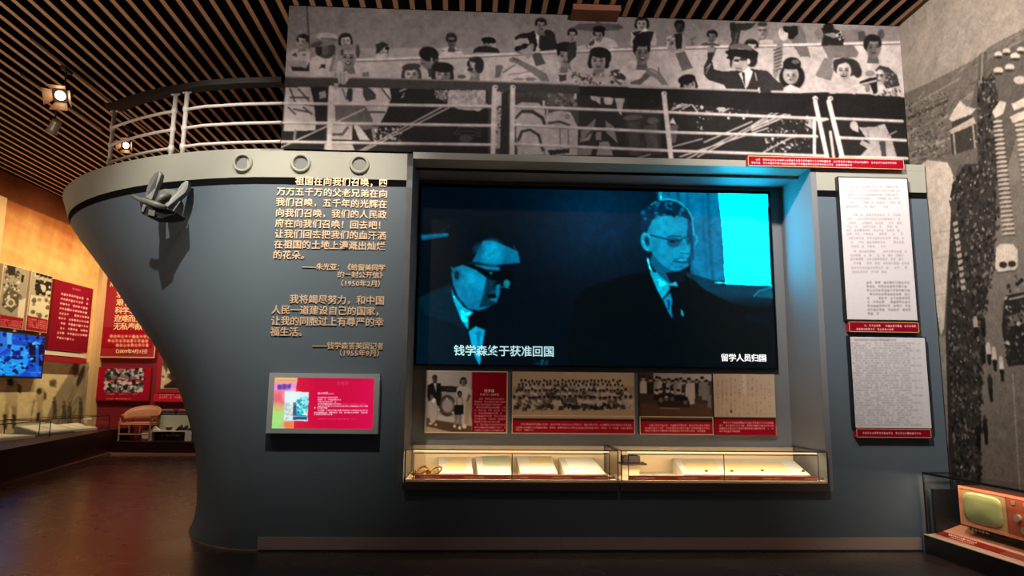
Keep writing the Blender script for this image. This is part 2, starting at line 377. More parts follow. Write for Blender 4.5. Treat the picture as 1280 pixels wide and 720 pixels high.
# ================================================================ pictures
def paint_deck_mural():
    k = Canvas((-2.15, .285, 5.65), (6.85, 0, 0), (0, 0, -1.83), 880, 235, 134)
    # ship wall behind the passengers
    k.grad([340, 0, 1140, 0, 1140, 130, 340, 130], 108, lambda X, Y: (60-Y)/60*.8)
    k.grad([340, 0, 800, 0, 800, 130, 340, 130], 104, lambda X, Y: (600-X)/260*.35)
    k.poly([340, 78, 450, 75, 590, 70, 690, 65, 840, 60, 960, 57, 1140, 52, 1140, 215, 340, 215], 186)
    k.grad([340, 60, 1140, 60, 1140, 215, 340, 215], 165, lambda X, Y: .5+.3*np.sin(X/37.))
    # lower part: dark behind the rail
    k.poly([340, 108, 600, 111, 725, 112, 900, 112, 1060, 116, 1140, 122, 1140, 220, 340, 220], 34)
    # grey flags and steel shapes
    k.at(0, 0, 1)
    k.line([383, 0, 387, 60], 1.6, 50)
    k.ell(748, 34, 31, 5, 78); k.poly([722, 30, 774, 30, 774, 38, 722, 38], 78); k.line([747, 22, 747, 34], 5, 82)
    k.poly([844, 67, 856, 64, 866, 85, 853, 89], 92)
    k.at(950, 20, 6.547)
    k.poly([320, 70, 370, 150, 385, 230, 415, 350, 395, 330, 330, 335, 270, 240, 250, 180], 98)
    k.poly([440, 130, 490, 80, 520, 200, 470, 190], 105)
    k.poly([510, 245, 760, 235, 810, 300, 790, 340, 560, 345], 104)
    k.poly([525, 345, 600, 345, 590, 420, 605, 440, 580, 530, 450, 490], 108)
    k.poly([640, 120, 820, 110, 840, 220, 640, 215], 110)
    # thin upper rail
    k.at(0, 0, 1)
    R1 = [445, 75, 480, 74, 590, 70, 690, 65, 840, 60, 960, 57, 1128, 53]
    k.line(R1, 3.4, 205); k.line([v+(1.9 if i % 2 else 0) for i, v in enumerate(R1)], 1.1, 82)
    # ---- passengers behind the rail
    k.at(350, 0, 7.2)
    k.poly([60, 480, 110, 450, 200, 430, 270, 470, 265, 690, 40, 690, 35, 600], 176)                    # 1
    k.poly([100, 590, 180, 600, 230, 615, 265, 560, 260, 640, 110, 640], 45); k.poly([35, 545, 180, 540, 240, 560, 240, 610, 130, 600, 40, 590], 150)
    k.poly([105, 500, 140, 470, 155, 510], 70); k.poly([190, 500, 225, 480, 230, 500], 70)
    head(k, 200, 372, 52, 62, 158, 28, -.9, 'm')
    k.poly([280, 530, 350, 480, 470, 470, 520, 560, 500, 690, 270, 690], 186); k.poly([350, 620, 375, 575, 410, 580, 410, 615, 370, 610], 45)
    k.poly([440, 640, 470, 500, 520, 470, 510, 640], 150); k.line([500, 480, 455, 640], 9, 95)
    k.ell(415, 445, 85, 82, 62); k.ell(400, 450, 40, 50, 92, .8); k.ell(350, 450, 30, 55, 40)            # 2 hat man
    k.ell(395, 375, 130, 42, 112, 1, -8); k.ell(420, 330, 95, 36, 160, 1, 4); k.ell(330, 400, 55, 24, 70, 1, -18); k.ell(440, 352, 80, 12, 80, .8, 4)
    head(k, 590, 365, 52, 62, 165, 30, .2, 'f', smile=0)                                                # 3
    k.poly([530, 640, 640, 620, 760, 640, 800, 690, 520, 690], 178); k.poly([590, 640, 640, 650, 610, 670], 60)
    head(k, 620, 510, 82, 105, 140, 62, -.25, 'b', smile=1); k.ell(622, 425, 72, 26, 118); k.ell(700, 460, 20, 60, 66); k.ell(560, 470, 15, 30, 70)
    k.poly([470, 650, 560, 640, 570, 690, 545, 720, 475, 700], 172); k.line([500, 660, 498, 715], 5, 90); k.line([525, 660, 525, 712], 5, 90); k.poly([740, 655, 800, 645, 800, 690, 740, 685], 110)
    k.at(470, 30, 7.2)
    k.poly([0, 270, 60, 240, 90, 290, 0, 310], 190); head(k, 60, 225, 42, 52, 176, 48, .9, 'f', glasses=0, neck=0)
    k.ell(100, 218, 20, 15, 30); k.poly([0, 185, 60, 160, 115, 185, 90, 200, 30, 250, 0, 275], 42)         # 5
    k.poly([590, 225, 640, 205, 720, 210, 790, 270, 800, 300, 570, 300], 190); head(k, 680, 150, 48, 68, 95, 36, .3, 'm', glasses=1)
    k.poly([590, 240, 615, 240, 600, 250], 50); k.poly([710, 230, 750, 240, 730, 245], 50)
    k.poly([400, 330, 470, 310, 560, 330, 600, 480, 475, 480, 470, 420], 58)                               # 6
    k.ell(460, 350, 62, 50, 112, 1, 25); k.ell(475, 270, 88, 66, 26, 1, 10); k.poly([480, 270, 560, 280, 565, 330, 520, 300], 30); k.ell(500, 325, 10, 24, 140)
    k.line([405, 355, 440, 360], 6, 40)
    head(k, 318, 450, 72, 72, 172, 55, 0, 'f', neck=0); k.ell(318, 385, 85, 30, 58, 1, -5)                 # 7
    head(k, 600, 450, 78, 88, 150, 34, 0, 'f', neck=0); k.ell(600, 390, 100, 46, 30, 1, 4)                 # 8
    k.poly([760, 470, 860, 470, 960, 500, 960, 520, 730, 500], 190); head(k, 890, 385, 70, 85, 158, 40, -.7, 'm', glasses=0); k.ell(850, 410, 28, 16, 45); k.ell(930, 385, 40, 60, 42)
    k.ell(770, 475, 40, 18, 95)
    k.at(590, 10, 7.2)
    head(k, 160, 315, 55, 50, 160, 24, .6, 'm', neck=0); k.ell(150, 290, 66, 28, 20, 1, 6)                 # 11
    k.poly([10, 400, 20, 370, 60, 345, 130, 340, 230, 365, 250, 402], 34)
    k.poly([575, 235, 640, 195, 700, 195, 740, 225, 775, 370, 620, 388, 560, 380, 530, 250], 34)           # 13 man in suit
    k.poly([580, 230, 620, 235, 600, 340, 620, 380, 575, 385], 200); k.line([612, 240, 606, 360], 12, 40)
    head(k, 622, 155, 52, 62, 128, 24, .3, 'm')
    k.poly([510, 230, 560, 200, 590, 330, 560, 400, 520, 340], 22)
    k.poly([270, 610, 400, 510, 560, 440, 620, 540, 640, 600, 600, 655, 260, 655], 192)                   # 12 big man
    k.poly([535, 410, 610, 400, 665, 500, 575, 525], 76)
    k.poly([440, 380, 530, 330, 550, 420, 500, 460], 140)
    k.ell(462, 330, 82, 92, 150, 1, -10); k.poly([385, 260, 440, 230, 540, 220, 575, 260, 560, 350, 520, 320, 500, 270, 420, 275, 390, 290], 28)
    k.ell(415, 365, 34, 24, 22, 1, -15); k.ell(468, 345, 38, 24, 26, 1, -25); k.line([400, 360, 540, 320], 9, 25); k.ell(540, 350, 20, 32, 135); k.line([405, 400, 440, 405], 8, 60)
    k.poly([330, 460, 370, 440, 400, 450, 560, 530, 700, 610, 710, 660, 620, 655, 560, 600, 400, 500, 340, 485], 118); k.line([360, 445, 420, 470], 5, 50); k.line([370, 462, 420, 482], 4, 60)
    k.line([280, 580, 390, 510], 7, 50); k.line([330, 600, 420, 590, 520, 570], 9, 120)
    k.poly([210, 520, 250, 510, 280, 525, 270, 560, 250, 620, 210, 630], 105); k.ell(420, 640, 50, 12, 130); k.ell(530, 640, 50, 16, 120)
    k.poly([660, 580, 790, 560, 880, 540, 936, 600, 936, 665, 700, 660], 182)                             # 14
    head(k, 842, 425, 78, 105, 150, 26, -.1, 'm'); k.ell(845, 350, 92, 46, 26); k.poly([780, 600, 850, 600, 850, 650, 790, 665], 60)
    k.poly([870, 640, 936, 600, 936, 665, 880, 670], 175)
    head(k, 905, 245, 44, 62, 146, 26, .2, 'm'); k.poly([860, 320, 936, 300, 936, 420, 900, 440, 880, 350], 40)
    k.at(710, 10, 7.2)
    k.poly([0, 330, 60, 320, 80, 350, 70, 440, 0, 500], 44); k.poly([75, 350, 150, 330, 170, 370, 90, 400], 176)
    k.poly([185, 320, 230, 260, 330, 260, 420, 290, 460, 350, 340, 362, 180, 360], 182); k.poly([185, 320, 235, 275, 240, 320, 200, 345], 60)  # 16
    head(k, 275, 245, 50, 62, 140, 20, -.4, 'm', neck=0); k.ell(280, 190, 58, 30, 18)
    k.poly([570, 215, 640, 205, 780, 205, 800, 280, 790, 340, 560, 345], 172); k.poly([575, 220, 650, 205, 775, 210, 750, 300, 640, 300], 32)      # 18
    head(k, 665, 140, 52, 60, 155, 22, -.2, 'f', neck=0); k.poly([640, 230, 700, 170, 720, 210, 670, 215], 205)
    k.poly([480, 530, 560, 470, 620, 470, 720, 520, 700, 600, 640, 640, 520, 640, 470, 600], 192)          # 19
    head(k, 665, 395, 76, 108, 122, 26, .3, 'm', smile=1); k.poly([580, 300, 620, 230, 700, 225, 745, 300, 745, 340, 690, 310, 600, 370], 24)
    k.poly([560, 665, 640, 640, 720, 560, 760, 600, 650, 690, 560, 690], 85); k.poly([690, 540, 760, 545, 830, 580, 900, 690, 850, 695, 800, 640, 720, 600], 112); k.line([740, 560, 800, 590], 6, 190); k.line([815, 535, 815, 580], 9, 60)
    k.poly([200, 620, 260, 560, 360, 570, 460, 600, 480, 690, 180, 690], 168)                             # 17
    head(k, 275, 470, 76, 100, 148, 28, -.15, 'f'); k.ell(285, 400, 90, 48, 26, 1, 5); k.ell(365, 440, 26, 50, 28)
    k.poly([215, 590, 260, 550, 330, 560, 330, 600, 250, 630], 140); 
    for q in range(5): k.line([225+q*20, 600-q*6, 250+q*18, 560-q*2], 5, 50)
    k.poly([380, 570, 440, 550, 520, 620, 520, 650, 440, 640, 390, 600], 60); k.speckle([380, 560, 520, 560, 520, 690, 380, 690], [40, 190, 90], 26, .6, 2, 3)
    k.poly([0, 540, 60, 590, 200, 640, 340, 680, 340, 700, 0, 690], 176); k.line([60, 600, 280, 690], 8, 60); k.speckle([30, 580, 330, 600, 330, 700, 30, 700], [45, 200, 110], 50, .6, 1.8, 4)
    k.at(830, 20, 7.2)
    k.poly([15, 270, 30, 190, 90, 165, 170, 170, 200, 270, 190, 310, 60, 330], 150); k.poly([90, 160, 165, 160, 160, 290, 110, 300], 30)           # 20
    k.speckle([20, 180, 100, 170, 100, 270, 20, 270], [60, 190, 90], 22, .6, 1.6, 5); head(k, 140, 95, 46, 58, 48, 14, 0, 'm', neck=0); k.poly([240, 210, 290, 180, 290, 190, 250, 215, 270, 260, 250, 262], 90)
    k.poly([320, 265, 370, 235, 430, 235, 500, 255, 500, 268], 70); k.poly([370, 240, 440, 240, 480, 215, 485, 250], 160); head(k, 432, 185, 48, 56, 110, 22, -.2, 'm', neck=0)  # 21
    k.poly([590, 70, 830, 60, 800, 100, 740, 130, 690, 130, 660, 300, 600, 480, 580, 280, 610, 230], 40)      # arm raised
    k.poly([590, 60, 640, 60, 650, 140, 600, 120], 30); k.line([660, 150, 630, 260], 14, 70)
    k.poly([200, 580, 260, 560, 290, 640, 130, 640], 160); head(k, 225, 615, 62, 70, 150, 24, .5, 'f', neck=0); k.ell(205, 570, 80, 44, 22, 1, -12)  # 22
    k.poly([390, 280, 440, 270, 470, 290, 455, 340, 430, 400, 450, 480, 530, 500, 660, 490, 760, 470, 936, 500, 936, 660, 560, 655, 540, 620, 400, 575, 360, 530, 360, 450, 395, 380], 40)   # 23 suit
    k.poly([385, 290, 410, 275, 460, 285, 455, 325, 395, 330], 130); k.line([380, 470, 420, 430, 375, 520], 6, 190)
    k.poly([670, 520, 760, 460, 800, 500, 760, 620, 735, 660, 700, 570], 205); k.poly([700, 500, 725, 510, 735, 650, 715, 590], 38); k.line([820, 510, 835, 580], 7, 200)
    head(k, 790, 285, 62, 72, 165, 24, .4, 'm', neck=0)                                                    # 24
    k.ell(690, 420, 76, 76, 158, 1, 10); k.ell(790, 400, 50, 60, 34); k.poly([560, 380, 600, 310, 660, 280, 740, 260, 850, 330, 840, 380, 760, 400, 640, 355, 620, 400], 26)
    k.ell(690, 290, 100, 42, 92, 1, 6); k.line([600, 320, 680, 295, 790, 315], 8, 190); k.ell(700, 335, 148, 36, 24, 1, 4); k.ell(655, 400, 26, 12, 40); k.ell(710, 390, 30, 14, 45); k.ell(760, 410, 16, 26, 190); k.line([640, 425, 665, 430], 8, 210); k.line([650, 470, 700, 475], 8, 60)
    head(k, 885, 130, 50, 66, 140, 60, 0, 'b'); k.ell(885, 75, 46, 22, 50); k.line([845, 125, 925, 125], 6, 35)   # 25
    k.poly([845, 655, 870, 630, 920, 640, 930, 690, 850, 690], 190); k.line([870, 660, 870, 690], 4, 60)
    k.at(950, 20, 6.547)
    k.poly([0, 200, 50, 190, 110, 200, 110, 225, 0, 228], 180)
    k.poly([185, 85, 310, 80, 310, 150, 270, 190, 240, 190, 190, 130], 26); k.poly([150, 130, 165, 100, 180, 95, 200, 130, 230, 140, 225, 190, 190, 205, 160, 180], 190); k.line([175, 110, 178, 150], 4, 110); k.line([190, 115, 192, 150], 4, 110)
    k.poly([150, 200, 190, 205, 185, 330, 160, 440, 130, 520, 105, 480, 110, 330], 120)
    for q in range(7): k.line([112+q*3, 330+q*28-50, 175, 310+q*28-50], 9, 48)
    k.ell(262, 500, 105, 110, 26); k.ell(262, 395, 74, 58, 26); k.ell(290, 375, 34, 18, 110, .7)               # 27
    k.ell(252, 482, 64, 76, 158); k.ell(255, 415, 68, 24, 28); head(k, 252, 485, 56, 66, 158, 30, 0, 'x', neck=0); k.poly([200, 580, 250, 560, 320, 590, 320, 610, 200, 610], 190)
    k.poly([0, 440, 60, 450, 110, 500, 150, 540, 190, 560, 190, 640, 0, 630], 46)
    k.poly([500, 100, 560, 90, 650, 120, 690, 190, 680, 240, 500, 240, 520, 150], 34); k.poly([520, 150, 600, 135, 660, 170, 600, 180], 120); k.ell(560, 95, 45, 40, 22); k.speckle([620, 130, 690, 130, 690, 200, 620, 200], [200, 90], 12, .6, 1.5, 7)
    k.poly([800, 130, 850, 120, 880, 200, 810, 205], 70); k.ell(990, 150, 30, 40, 80); k.line([985, 140, 980, 220], 6, 50)
    k.poly([880, 330, 960, 340, 1040, 360, 1130, 470, 1140, 560, 870, 500, 820, 430], 176)                 # 30
    head(k, 925, 250, 72, 92, 112, 34, .35, 'm'); k.poly([845, 250, 860, 180, 900, 150, 970, 165, 990, 200, 900, 200, 870, 290], 30)
    k.poly([620, 540, 690, 500, 780, 520, 830, 580, 780, 640, 560, 640], 170); k.ell(710, 420, 110, 76, 44); k.ell(800, 460, 34, 46, 40)    # 29
    head(k, 690, 440, 70, 86, 176, 46, -.2, 'x', smile=1, neck=0); k.poly([600, 420, 600, 360, 680, 340, 760, 370, 780, 410, 700, 380, 640, 400], 42)
    k.poly([940, 440, 980, 405, 1050, 420, 1120, 480, 1150, 600, 1140, 650, 1050, 620], 54)                 # 31
    head(k, 990, 490, 48, 72, 172, 50, -.8, 'x', neck=0); k.line([955, 485, 1010, 485], 6, 50); k.speckle([1030, 440, 1140, 500, 1140, 640, 1040, 620], [90, 40, 130], 40, .6, 1.8, 8)
    k.poly([810, 540, 900, 505, 960, 500, 960, 630, 930, 640, 900, 560, 830, 570], 30); k.ell(880, 590, 22, 34, 110); k.ell(900, 470, 40, 24, 120)
    k.poly([1000, 600, 1150, 570, 1160, 660, 980, 655], 170); k.speckle([1000, 590, 1160, 580, 1160, 655, 980, 655], [60, 200], 40, .6, 1.6, 9)
    # ---- below the rail
    k.at(350, 90, 4.74)
    k.poly([30, 90, 180, 90, 205, 200, 210, 350, 20, 360], 172)
    for a in ([60, 100, 90, 180], [110, 100, 170, 170], [50, 210, 90, 250], [130, 190, 200, 200], [60, 150, 170, 152], [80, 220, 180, 240], [140, 210, 190, 250]): k.line(a, 10, 70)
    k.poly([20, 265, 210, 262, 215, 352, 130, 345, 50, 350, 30, 372], 176)
    k.poly([0, 352, 250, 345, 270, 470, 0, 470], 26); k.line([90, 350, 85, 400], 16, 120)
    k.poly([210, 130, 285, 100, 290, 345, 212, 345], 40); k.poly([230, 120, 270, 110, 275, 150, 235, 160], 140)
    k.poly([290, 92, 650, 95, 660, 150, 610, 300, 510, 300, 290, 300], 186)
    k.poly([400, 95, 432, 100, 430, 170, 410, 178, 395, 150], 52); k.line([370, 100, 395, 165], 6, 60); k.poly([490, 92, 530, 95, 568, 130, 568, 160, 510, 175, 490, 130], 62)
    k.line([605, 100, 650, 160], 8, 50); k.line([520, 237, 620, 238], 9, 55)
    k.poly([325, 188, 500, 190, 545, 270, 560, 330, 500, 345, 430, 300, 330, 292], 98)
    k.poly([305, 305, 430, 305, 425, 400, 300, 400], 168); k.line([310, 370, 370, 370, 400, 330], 14, 70)
    k.poly([430, 305, 470, 320, 535, 405, 470, 402], 182); k.poly([540, 330, 580, 320, 580, 400, 550, 400], 120); k.poly([265, 415, 420, 410, 445, 470, 262, 470], 168)
    k.poly([655, 195, 690, 130, 820, 60, 900, 60, 1010, 100, 1010, 190, 1250, 190, 1250, 470, 560, 470, 560, 400, 600, 290], 33)
    k.speckle([560, 330, 730, 320, 730, 410, 560, 410], [200, 180, 60, 30], 70, .7, 2.4, 11)
    k.poly([1000, 108, 1220, 108, 1232, 190, 1180, 232, 1060, 222, 990, 190], 164); k.speckle([1000, 108, 1220, 108, 1220, 220, 1000, 200], [185, 140], 60, 1, 3, 12)
    k.poly([915, 105, 1000, 115, 980, 170, 930, 160], 120); k.speckle([910, 105, 1000, 105, 1000, 180, 910, 170], [40, 190], 25, .6, 1.6, 13); k.poly([715, 155, 740, 120, 730, 150], 190)
    for q in range(3): k.line([1030+q*14, 370, 1060+q*8, 330+q*22, 1130, 325+q*24, 1190, 345+q*18], 6, 66)
    k.ell(1100, 395, 40, 20, 70); k.poly([1218, 100, 1232, 100, 1236, 190, 1220, 185], 40)
    k.at(610, 95, 4.74)
    k.poly([0, 80, 110, 80, 110, 470, 0, 470], 60); k.poly([30, 90, 100, 95, 85, 175, 40, 180], 176); k.poly([42, 190, 76, 190, 70, 430, 40, 430], 150); k.poly([82, 100, 115, 90, 118, 470, 72, 470], 44)
    k.speckle([40, 190, 76, 190, 72, 430, 40, 430], [40, 180], 25, .6, 1.4, 14)
    k.poly([118, 470, 120, 95, 520, 90, 540, 200, 530, 470], 70); k.ell(240, 150, 100, 30, 58)
    k.poly([150, 180, 200, 155, 300, 160, 335, 200, 350, 300, 330, 470, 175, 470, 165, 300], 166)
    for a in ([165, 250, 200, 212, 260, 215, 320, 250, 335, 290], [170, 240, 205, 205, 265, 206, 325, 245, 340, 290]): k.line(a, 12, 52)
    k.line([180, 380, 200, 330, 250, 318, 300, 350, 325, 440], 15, 52); k.line([190, 370, 205, 325, 250, 322], 9, 52)
    k.poly([335, 300, 360, 220, 420, 205, 490, 215, 530, 300, 532, 470, 335, 470], 170)
    k.line([360, 280, 420, 270, 480, 290], 14, 70); k.line([425, 310, 430, 430], 5, 80); k.line([475, 310, 478, 430], 5, 80); k.ell(470, 240, 16, 16, 130); k.poly([350, 440, 480, 430, 480, 455, 370, 470], 44)
    k.poly([350, 180, 360, 120, 430, 100, 520, 120, 520, 185], 84); k.speckle([350, 100, 520, 100, 520, 180, 350, 180], [60, 130, 95], 60, .8, 2.2, 15)
    k.line([520, 100, 515, 130], 14, 200); k.line([330, 150, 330, 180], 12, 200); k.line([352, 190, 350, 260], 8, 200)
    k.poly([540, 60, 830, 60, 830, 470, 532, 470], 42); k.poly([605, 113, 748, 118, 732, 172, 690, 166, 686, 130, 665, 128, 664, 168, 640, 150, 612, 140], 176)
    k.poly([750, 130, 812, 128, 800, 172, 790, 236, 768, 205, 762, 172], 170)
    k.poly([550, 330, 640, 250, 630, 300, 545, 400], 116); k.poly([695, 262, 745, 300, 768, 400, 700, 335], 122); k.poly([550, 390, 620, 330, 600, 380], 140); k.poly([640, 330, 670, 330, 670, 380, 640, 380], 120); k.poly([662, 390, 716, 390, 742, 470, 640, 470], 136); k.poly([530, 430, 620, 420, 610, 470, 530, 470], 120)
    k.poly([815, 200, 1020, 190, 1030, 470, 815, 470], 52); k.poly([830, 270, 900, 270, 900, 470, 840, 470], 66); k.poly([920, 300, 1000, 280, 1010, 440, 950, 450], 76); k.ell(860, 245, 60, 16, 88, 1, -5); k.ell(975, 265, 34, 20, 90)
    k.line([820, 130, 990, 136], 8, 130); k.ell(982, 138, 18, 12, 180)
    k.poly([1075, 280, 1095, 245, 1115, 285], 195); k.poly([1078, 288, 1130, 290, 1110, 400, 1080, 390], 86)
    for a in ([1090, 200, 1280, 130], [1150, 195, 1260, 140], [1095, 190, 1180, 150], [1210, 170, 1240, 210], [1160, 80, 1165, 130]): k.line(a, 9, 176)
    k.speckle([1090, 130, 1280, 120, 1280, 210, 1090, 210], [200, 60, 120], 45, .6, 2, 16)
    for a in ([1090, 420, 1270, 372], [1160, 470, 1280, 430], [870, 490, 960, 465]): k.line(a, 7, 170)
    k.speckle([1240, 240, 1280, 240, 1280, 330, 1240, 330], [190], 8, .6, 1.2, 17)
    k.at(0, 0, 1)
    k.speckle([880, 118, 940, 118, 940, 150, 880, 150], [60, 190, 130, 90], 50, .7, 2, 18); k.poly([896, 124, 908, 122, 907, 138, 898, 140], 170)
    k.speckle([958, 150, 1012, 150, 1012, 192, 956, 192], [150, 60, 190, 90], 130, .6, 1.7, 19); k.speckle([975, 126, 1000, 126, 1000, 134, 975, 134], [190], 16, .8, 1.6, 20)
    k.at(940, 90, 5.54)
    k.poly([412, 220, 532, 218, 535, 330, 470, 350, 425, 330], 178); k.poly([375, 240, 410, 240, 425, 400, 375, 370], 150); k.speckle([375, 240, 410, 240, 425, 400, 375, 370], [50, 200], 18, .7, 1.5, 21)
    k.ell(686, 292, 25, 22, 170); k.ell(705, 370, 26, 30, 168); k.poly([680, 350, 730, 350, 740, 420, 700, 430], 168); k.ell(880, 305, 28, 22, 165); k.poly([870, 370, 920, 360, 950, 430, 890, 440], 160)
    k.poly([740, 385, 870, 378, 890, 430, 960, 440, 1005, 590, 740, 592, 800, 530, 745, 500, 760, 470, 820, 500], 156); k.poly([880, 480, 920, 470, 930, 590, 900, 590], 60); k.line([800, 400, 815, 480], 6, 100); k.poly([690, 400, 740, 420, 730, 450, 695, 440], 24); k.line([940, 440, 1000, 410], 8, 150)
    # streamers
    for a, w_ in (([0, 385, 235, 290, 440, 205, 700, 100, 860, 60], 12), ([0, 405, 240, 305, 300, 280], 12), ([0, 370, 110, 300, 235, 228], 8), ([80, 555, 180, 500, 300, 440], 9), ([590, 290, 700, 240, 880, 150], 8), ([370, 330, 410, 250], 8), ([340, 200, 380, 165], 8)): k.line(a, w_, 178)
    k.at(0, 0, 1)
    for a in ([352, 184, 456, 136], [447, 190, 556, 132], [452, 190, 562, 134], [500, 114, 537, 98], [590, 114, 612, 101], [903, 140, 945, 117], [880, 178, 940, 152], [850, 196, 960, 160], [856, 200, 1010, 122], [872, 196, 960, 150]): k.line(a, 1.7, 176)
    # handrail printed in the picture
    k.poly([345, 96, 480, 98, 600, 101.5, 725, 106, 725, 117, 620, 113, 480, 110, 345, 108], 62)
    k.line([345, 96, 480, 98, 600, 101.5, 725, 106], 1.6, 128); k.line([725, 106.5, 800, 108, 840, 110, 950, 114], 2, 150)
    k.poly([725, 108, 840, 111, 950, 116, 1060, 117, 1140, 124, 1140, 150, 1060, 150, 840, 128, 725, 119], 28)
    k.line([965, 114.5, 1000, 115, 1045, 113], 3, 176); k.poly([422, 90, 434, 89, 437, 97, 431, 106, 423, 104], 168); k.line([426, 92, 426, 105], .9, 80); k.line([430, 92, 430, 105], .9, 80); k.poly([418, 104, 424, 104, 421, 112, 417, 110], 150)
    # pipes and posts printed in the picture
    for a in ([345, 129, 355, 129, 620, 133], [345, 153, 620, 157], [345, 177, 620, 181], [640, 133, 829, 140, 1018, 148], [640, 156, 829, 165, 1021, 170.5], [640, 180, 829, 188, 1034, 195], [1045, 148, 1128, 151.5], [1048, 172, 1132, 175.5], [1050, 196, 1134, 198]):
        k.line(a, 3.6, 196); k.line([v+(1.6 if i % 2 else 0) for i, v in enumerate(a)], 1, 120)
    for a, w_ in (([414, 110, 411, 187], 6.5), ([618, 110, 616, 194], 6), ([641, 110, 640, 194], 6), ([830, 118, 839, 200], 6), ([1019, 127, 1034, 197], 5.5), ([1036, 127, 1053, 197], 6), ([1018, 150, 1018, 194], 4), ([1038, 165, 1042, 196], 3.5)): k.line(a, w_, 198)
    for x, y in ((619, 109), (641, 109), (830, 117), (1019, 123), (1038, 123)): k.ell(x, y, 3.6, 3, 190); k.ell(x+1, y, 1, 1, 60)
    k.mottle(.05, 5).noise(3.5, 5).blur(1); return k

def paint_film():
    k = Canvas((-.70, .700, 3.775), (3.97, 0, 0), (0, 0, -1.99), 560, 290, (0, 10, 20))
    c = lambda v: (0, v*.78, v) if v < 200 else (0, v*.98, v)
    k.grad([500, 200, 1000, 200, 1000, 480, 500, 480], (0, 44, 74), lambda X, Y: np.exp(-((X-755)/85)**2-((Y-270)/70)**2)*.9)
    k.grad([500, 200, 1000, 200, 1000, 480, 500, 480], (0, 20, 34), lambda X, Y: np.exp(-((X-900)/90)**2-((Y-420)/30)**2)*.5)
    k.at(520, 230, 7.11)
    k.poly([45, 450, 290, 435, 290, 465, 60, 500, 45, 490], (0, 96, 140), .85); k.line([220, 430, 300, 370], 5, (20, 60, 74)); k.line([50, 470, 285, 445], 9, (10, 130, 170), .7)
    # man at left
    k.at(520, 330, 5.333)
    k.poly([20, 220, 150, 160, 240, 120, 300, 300, 340, 450, 420, 720, 0, 720, 0, 240], (0, 22, 34))
    k.poly([20, 230, 140, 165, 220, 150, 280, 330, 330, 440, 200, 380, 60, 340], (0, 36, 52), .7)
    k.at(520, 230, 7.11)
    k.poly([600, 500, 690, 505, 800, 550, 905, 600, 925, 700, 700, 720, 500, 690, 560, 580], (0, 120, 165), .9); k.ell(670, 610, 95, 100, (0, 168, 215), .8, 0, .9); k.ell(560, 580, 50, 50, (0, 80, 115), .6, 0, 1.)
    k.line([865, 545, 890, 590, 920, 660], 7, (60, 120, 140), .6)
    k.at(520, 330, 5.333)
    k.poly([240, 30, 330, 0, 560, 20, 540, 110, 500, 160, 560, 130, 560, 190, 540, 250, 480, 290, 420, 310, 350, 300, 280, 220, 245, 130], (0, 118, 160))
    k.ell(380, 110, 90, 90, (0, 158, 205), .8, 0, .9); k.ell(370, 210, 70, 70, (0, 120, 165), .7, 0, .9); k.poly([470, 90, 540, 100, 520, 280, 420, 290, 450, 200], (0, 24, 38), .75)
    k.ell(270, 70, 34, 48, (0, 110, 150)); k.ell(272, 75, 16, 30, (0, 40, 60)); k.line([235, 20, 250, 60], 10, (0, 90, 120))
    k.poly([300, 0, 370, 0, 480, 40, 640, 50, 660, 110, 580, 120, 470, 90, 400, 40], (0, 8, 14)); k.ell(530, 75, 60, 34, (0, 8, 14)); k.ell(500, 60, 10, 8, (60, 120, 130))
    k.ell(605, 130, 22, 26, (60, 150, 170), .8); k.line([560, 150, 620, 160], 6, (30, 120, 150)); k.poly([470, 205, 530, 200, 540, 225, 490, 230], (0, 12, 20)); k.ell(515, 236, 26, 8, (30, 130, 160), .8); k.line([500, 190, 540, 175], 6, (10, 90, 120))
    k.poly([232, 148, 250, 200, 320, 290, 390, 325, 350, 350, 348, 440, 300, 370, 250, 240], (0, 190, 232))
    k.poly([350, 350, 400, 310, 470, 330, 480, 400, 420, 430, 380, 410, 350, 440], (0, 6, 12)); k.poly([350, 450, 400, 415, 460, 440, 440, 560, 425, 680, 395, 620, 370, 540], (0, 170, 215)); k.poly([400, 450, 430, 450, 420, 600], (0, 120, 165))
    k.line([845, 640, 835, 680], 7, (40, 190, 220)); k.line([780, 680, 870, 680], 8, (0, 130, 170)); k.speckle([780, 630, 880, 630, 880, 690, 780, 690], [(0, 60, 80)], 14, .8, 2, 3)
    # man at right, curtain, window
    k.at(760, 230, 5.953)
    k.poly([350, 50, 830, 55, 850, 350, 880, 720, 620, 720, 600, 400, 400, 200], (0, 120, 168))
    for i, (x, v) in enumerate(((360, 60), (400, 120), (450, 90), (520, 70), (590, 105), (650, 150), (700, 120), (740, 90), (790, 150))): k.line([x, 40, x+14, 350, x+40, 740], 26, (0, v*.8, v*1.15), .45)
    k.poly([385, 50, 400, 52, 402, 120, 385, 120], (60, 190, 220)); k.poly([340, 50, 362, 50, 366, 130, 345, 130], (0, 30, 50))
    k.poly([818, 55, 1188, 70, 1200, 400, 1218, 760, 872, 745, 850, 350], (0, 236, 238))
    k.at(760, 340, 5.758)
    k.poly([560, 0, 760, 60, 800, 95, 1180, 100, 1180, 260, 1000, 250, 800, 200, 600, 130], (0, 56, 80)); k.grad([500, 60, 1190, 60, 1190, 300, 500, 300], (0, 8, 14), lambda X, Y: (Y-365)/22)
    k.line([775, 75, 1000, 88, 1180, 98], 14, (60, 226, 236)); k.line([1050, 175, 1090, 135, 1180, 110], 9, (0, 170, 200)); k.poly([1060, 180, 1100, 140, 1180, 118, 1190, 190], (0, 84, 110))
    k.poly([-150, 110, 100, 30, 240, 0, 500, 0, 620, 60, 700, 130, 900, 230, 1000, 340, 1180, 400, 1180, 690, -300, 690, -250, 200], (0, 9, 15))
    k.at(760, 230, 5.953)
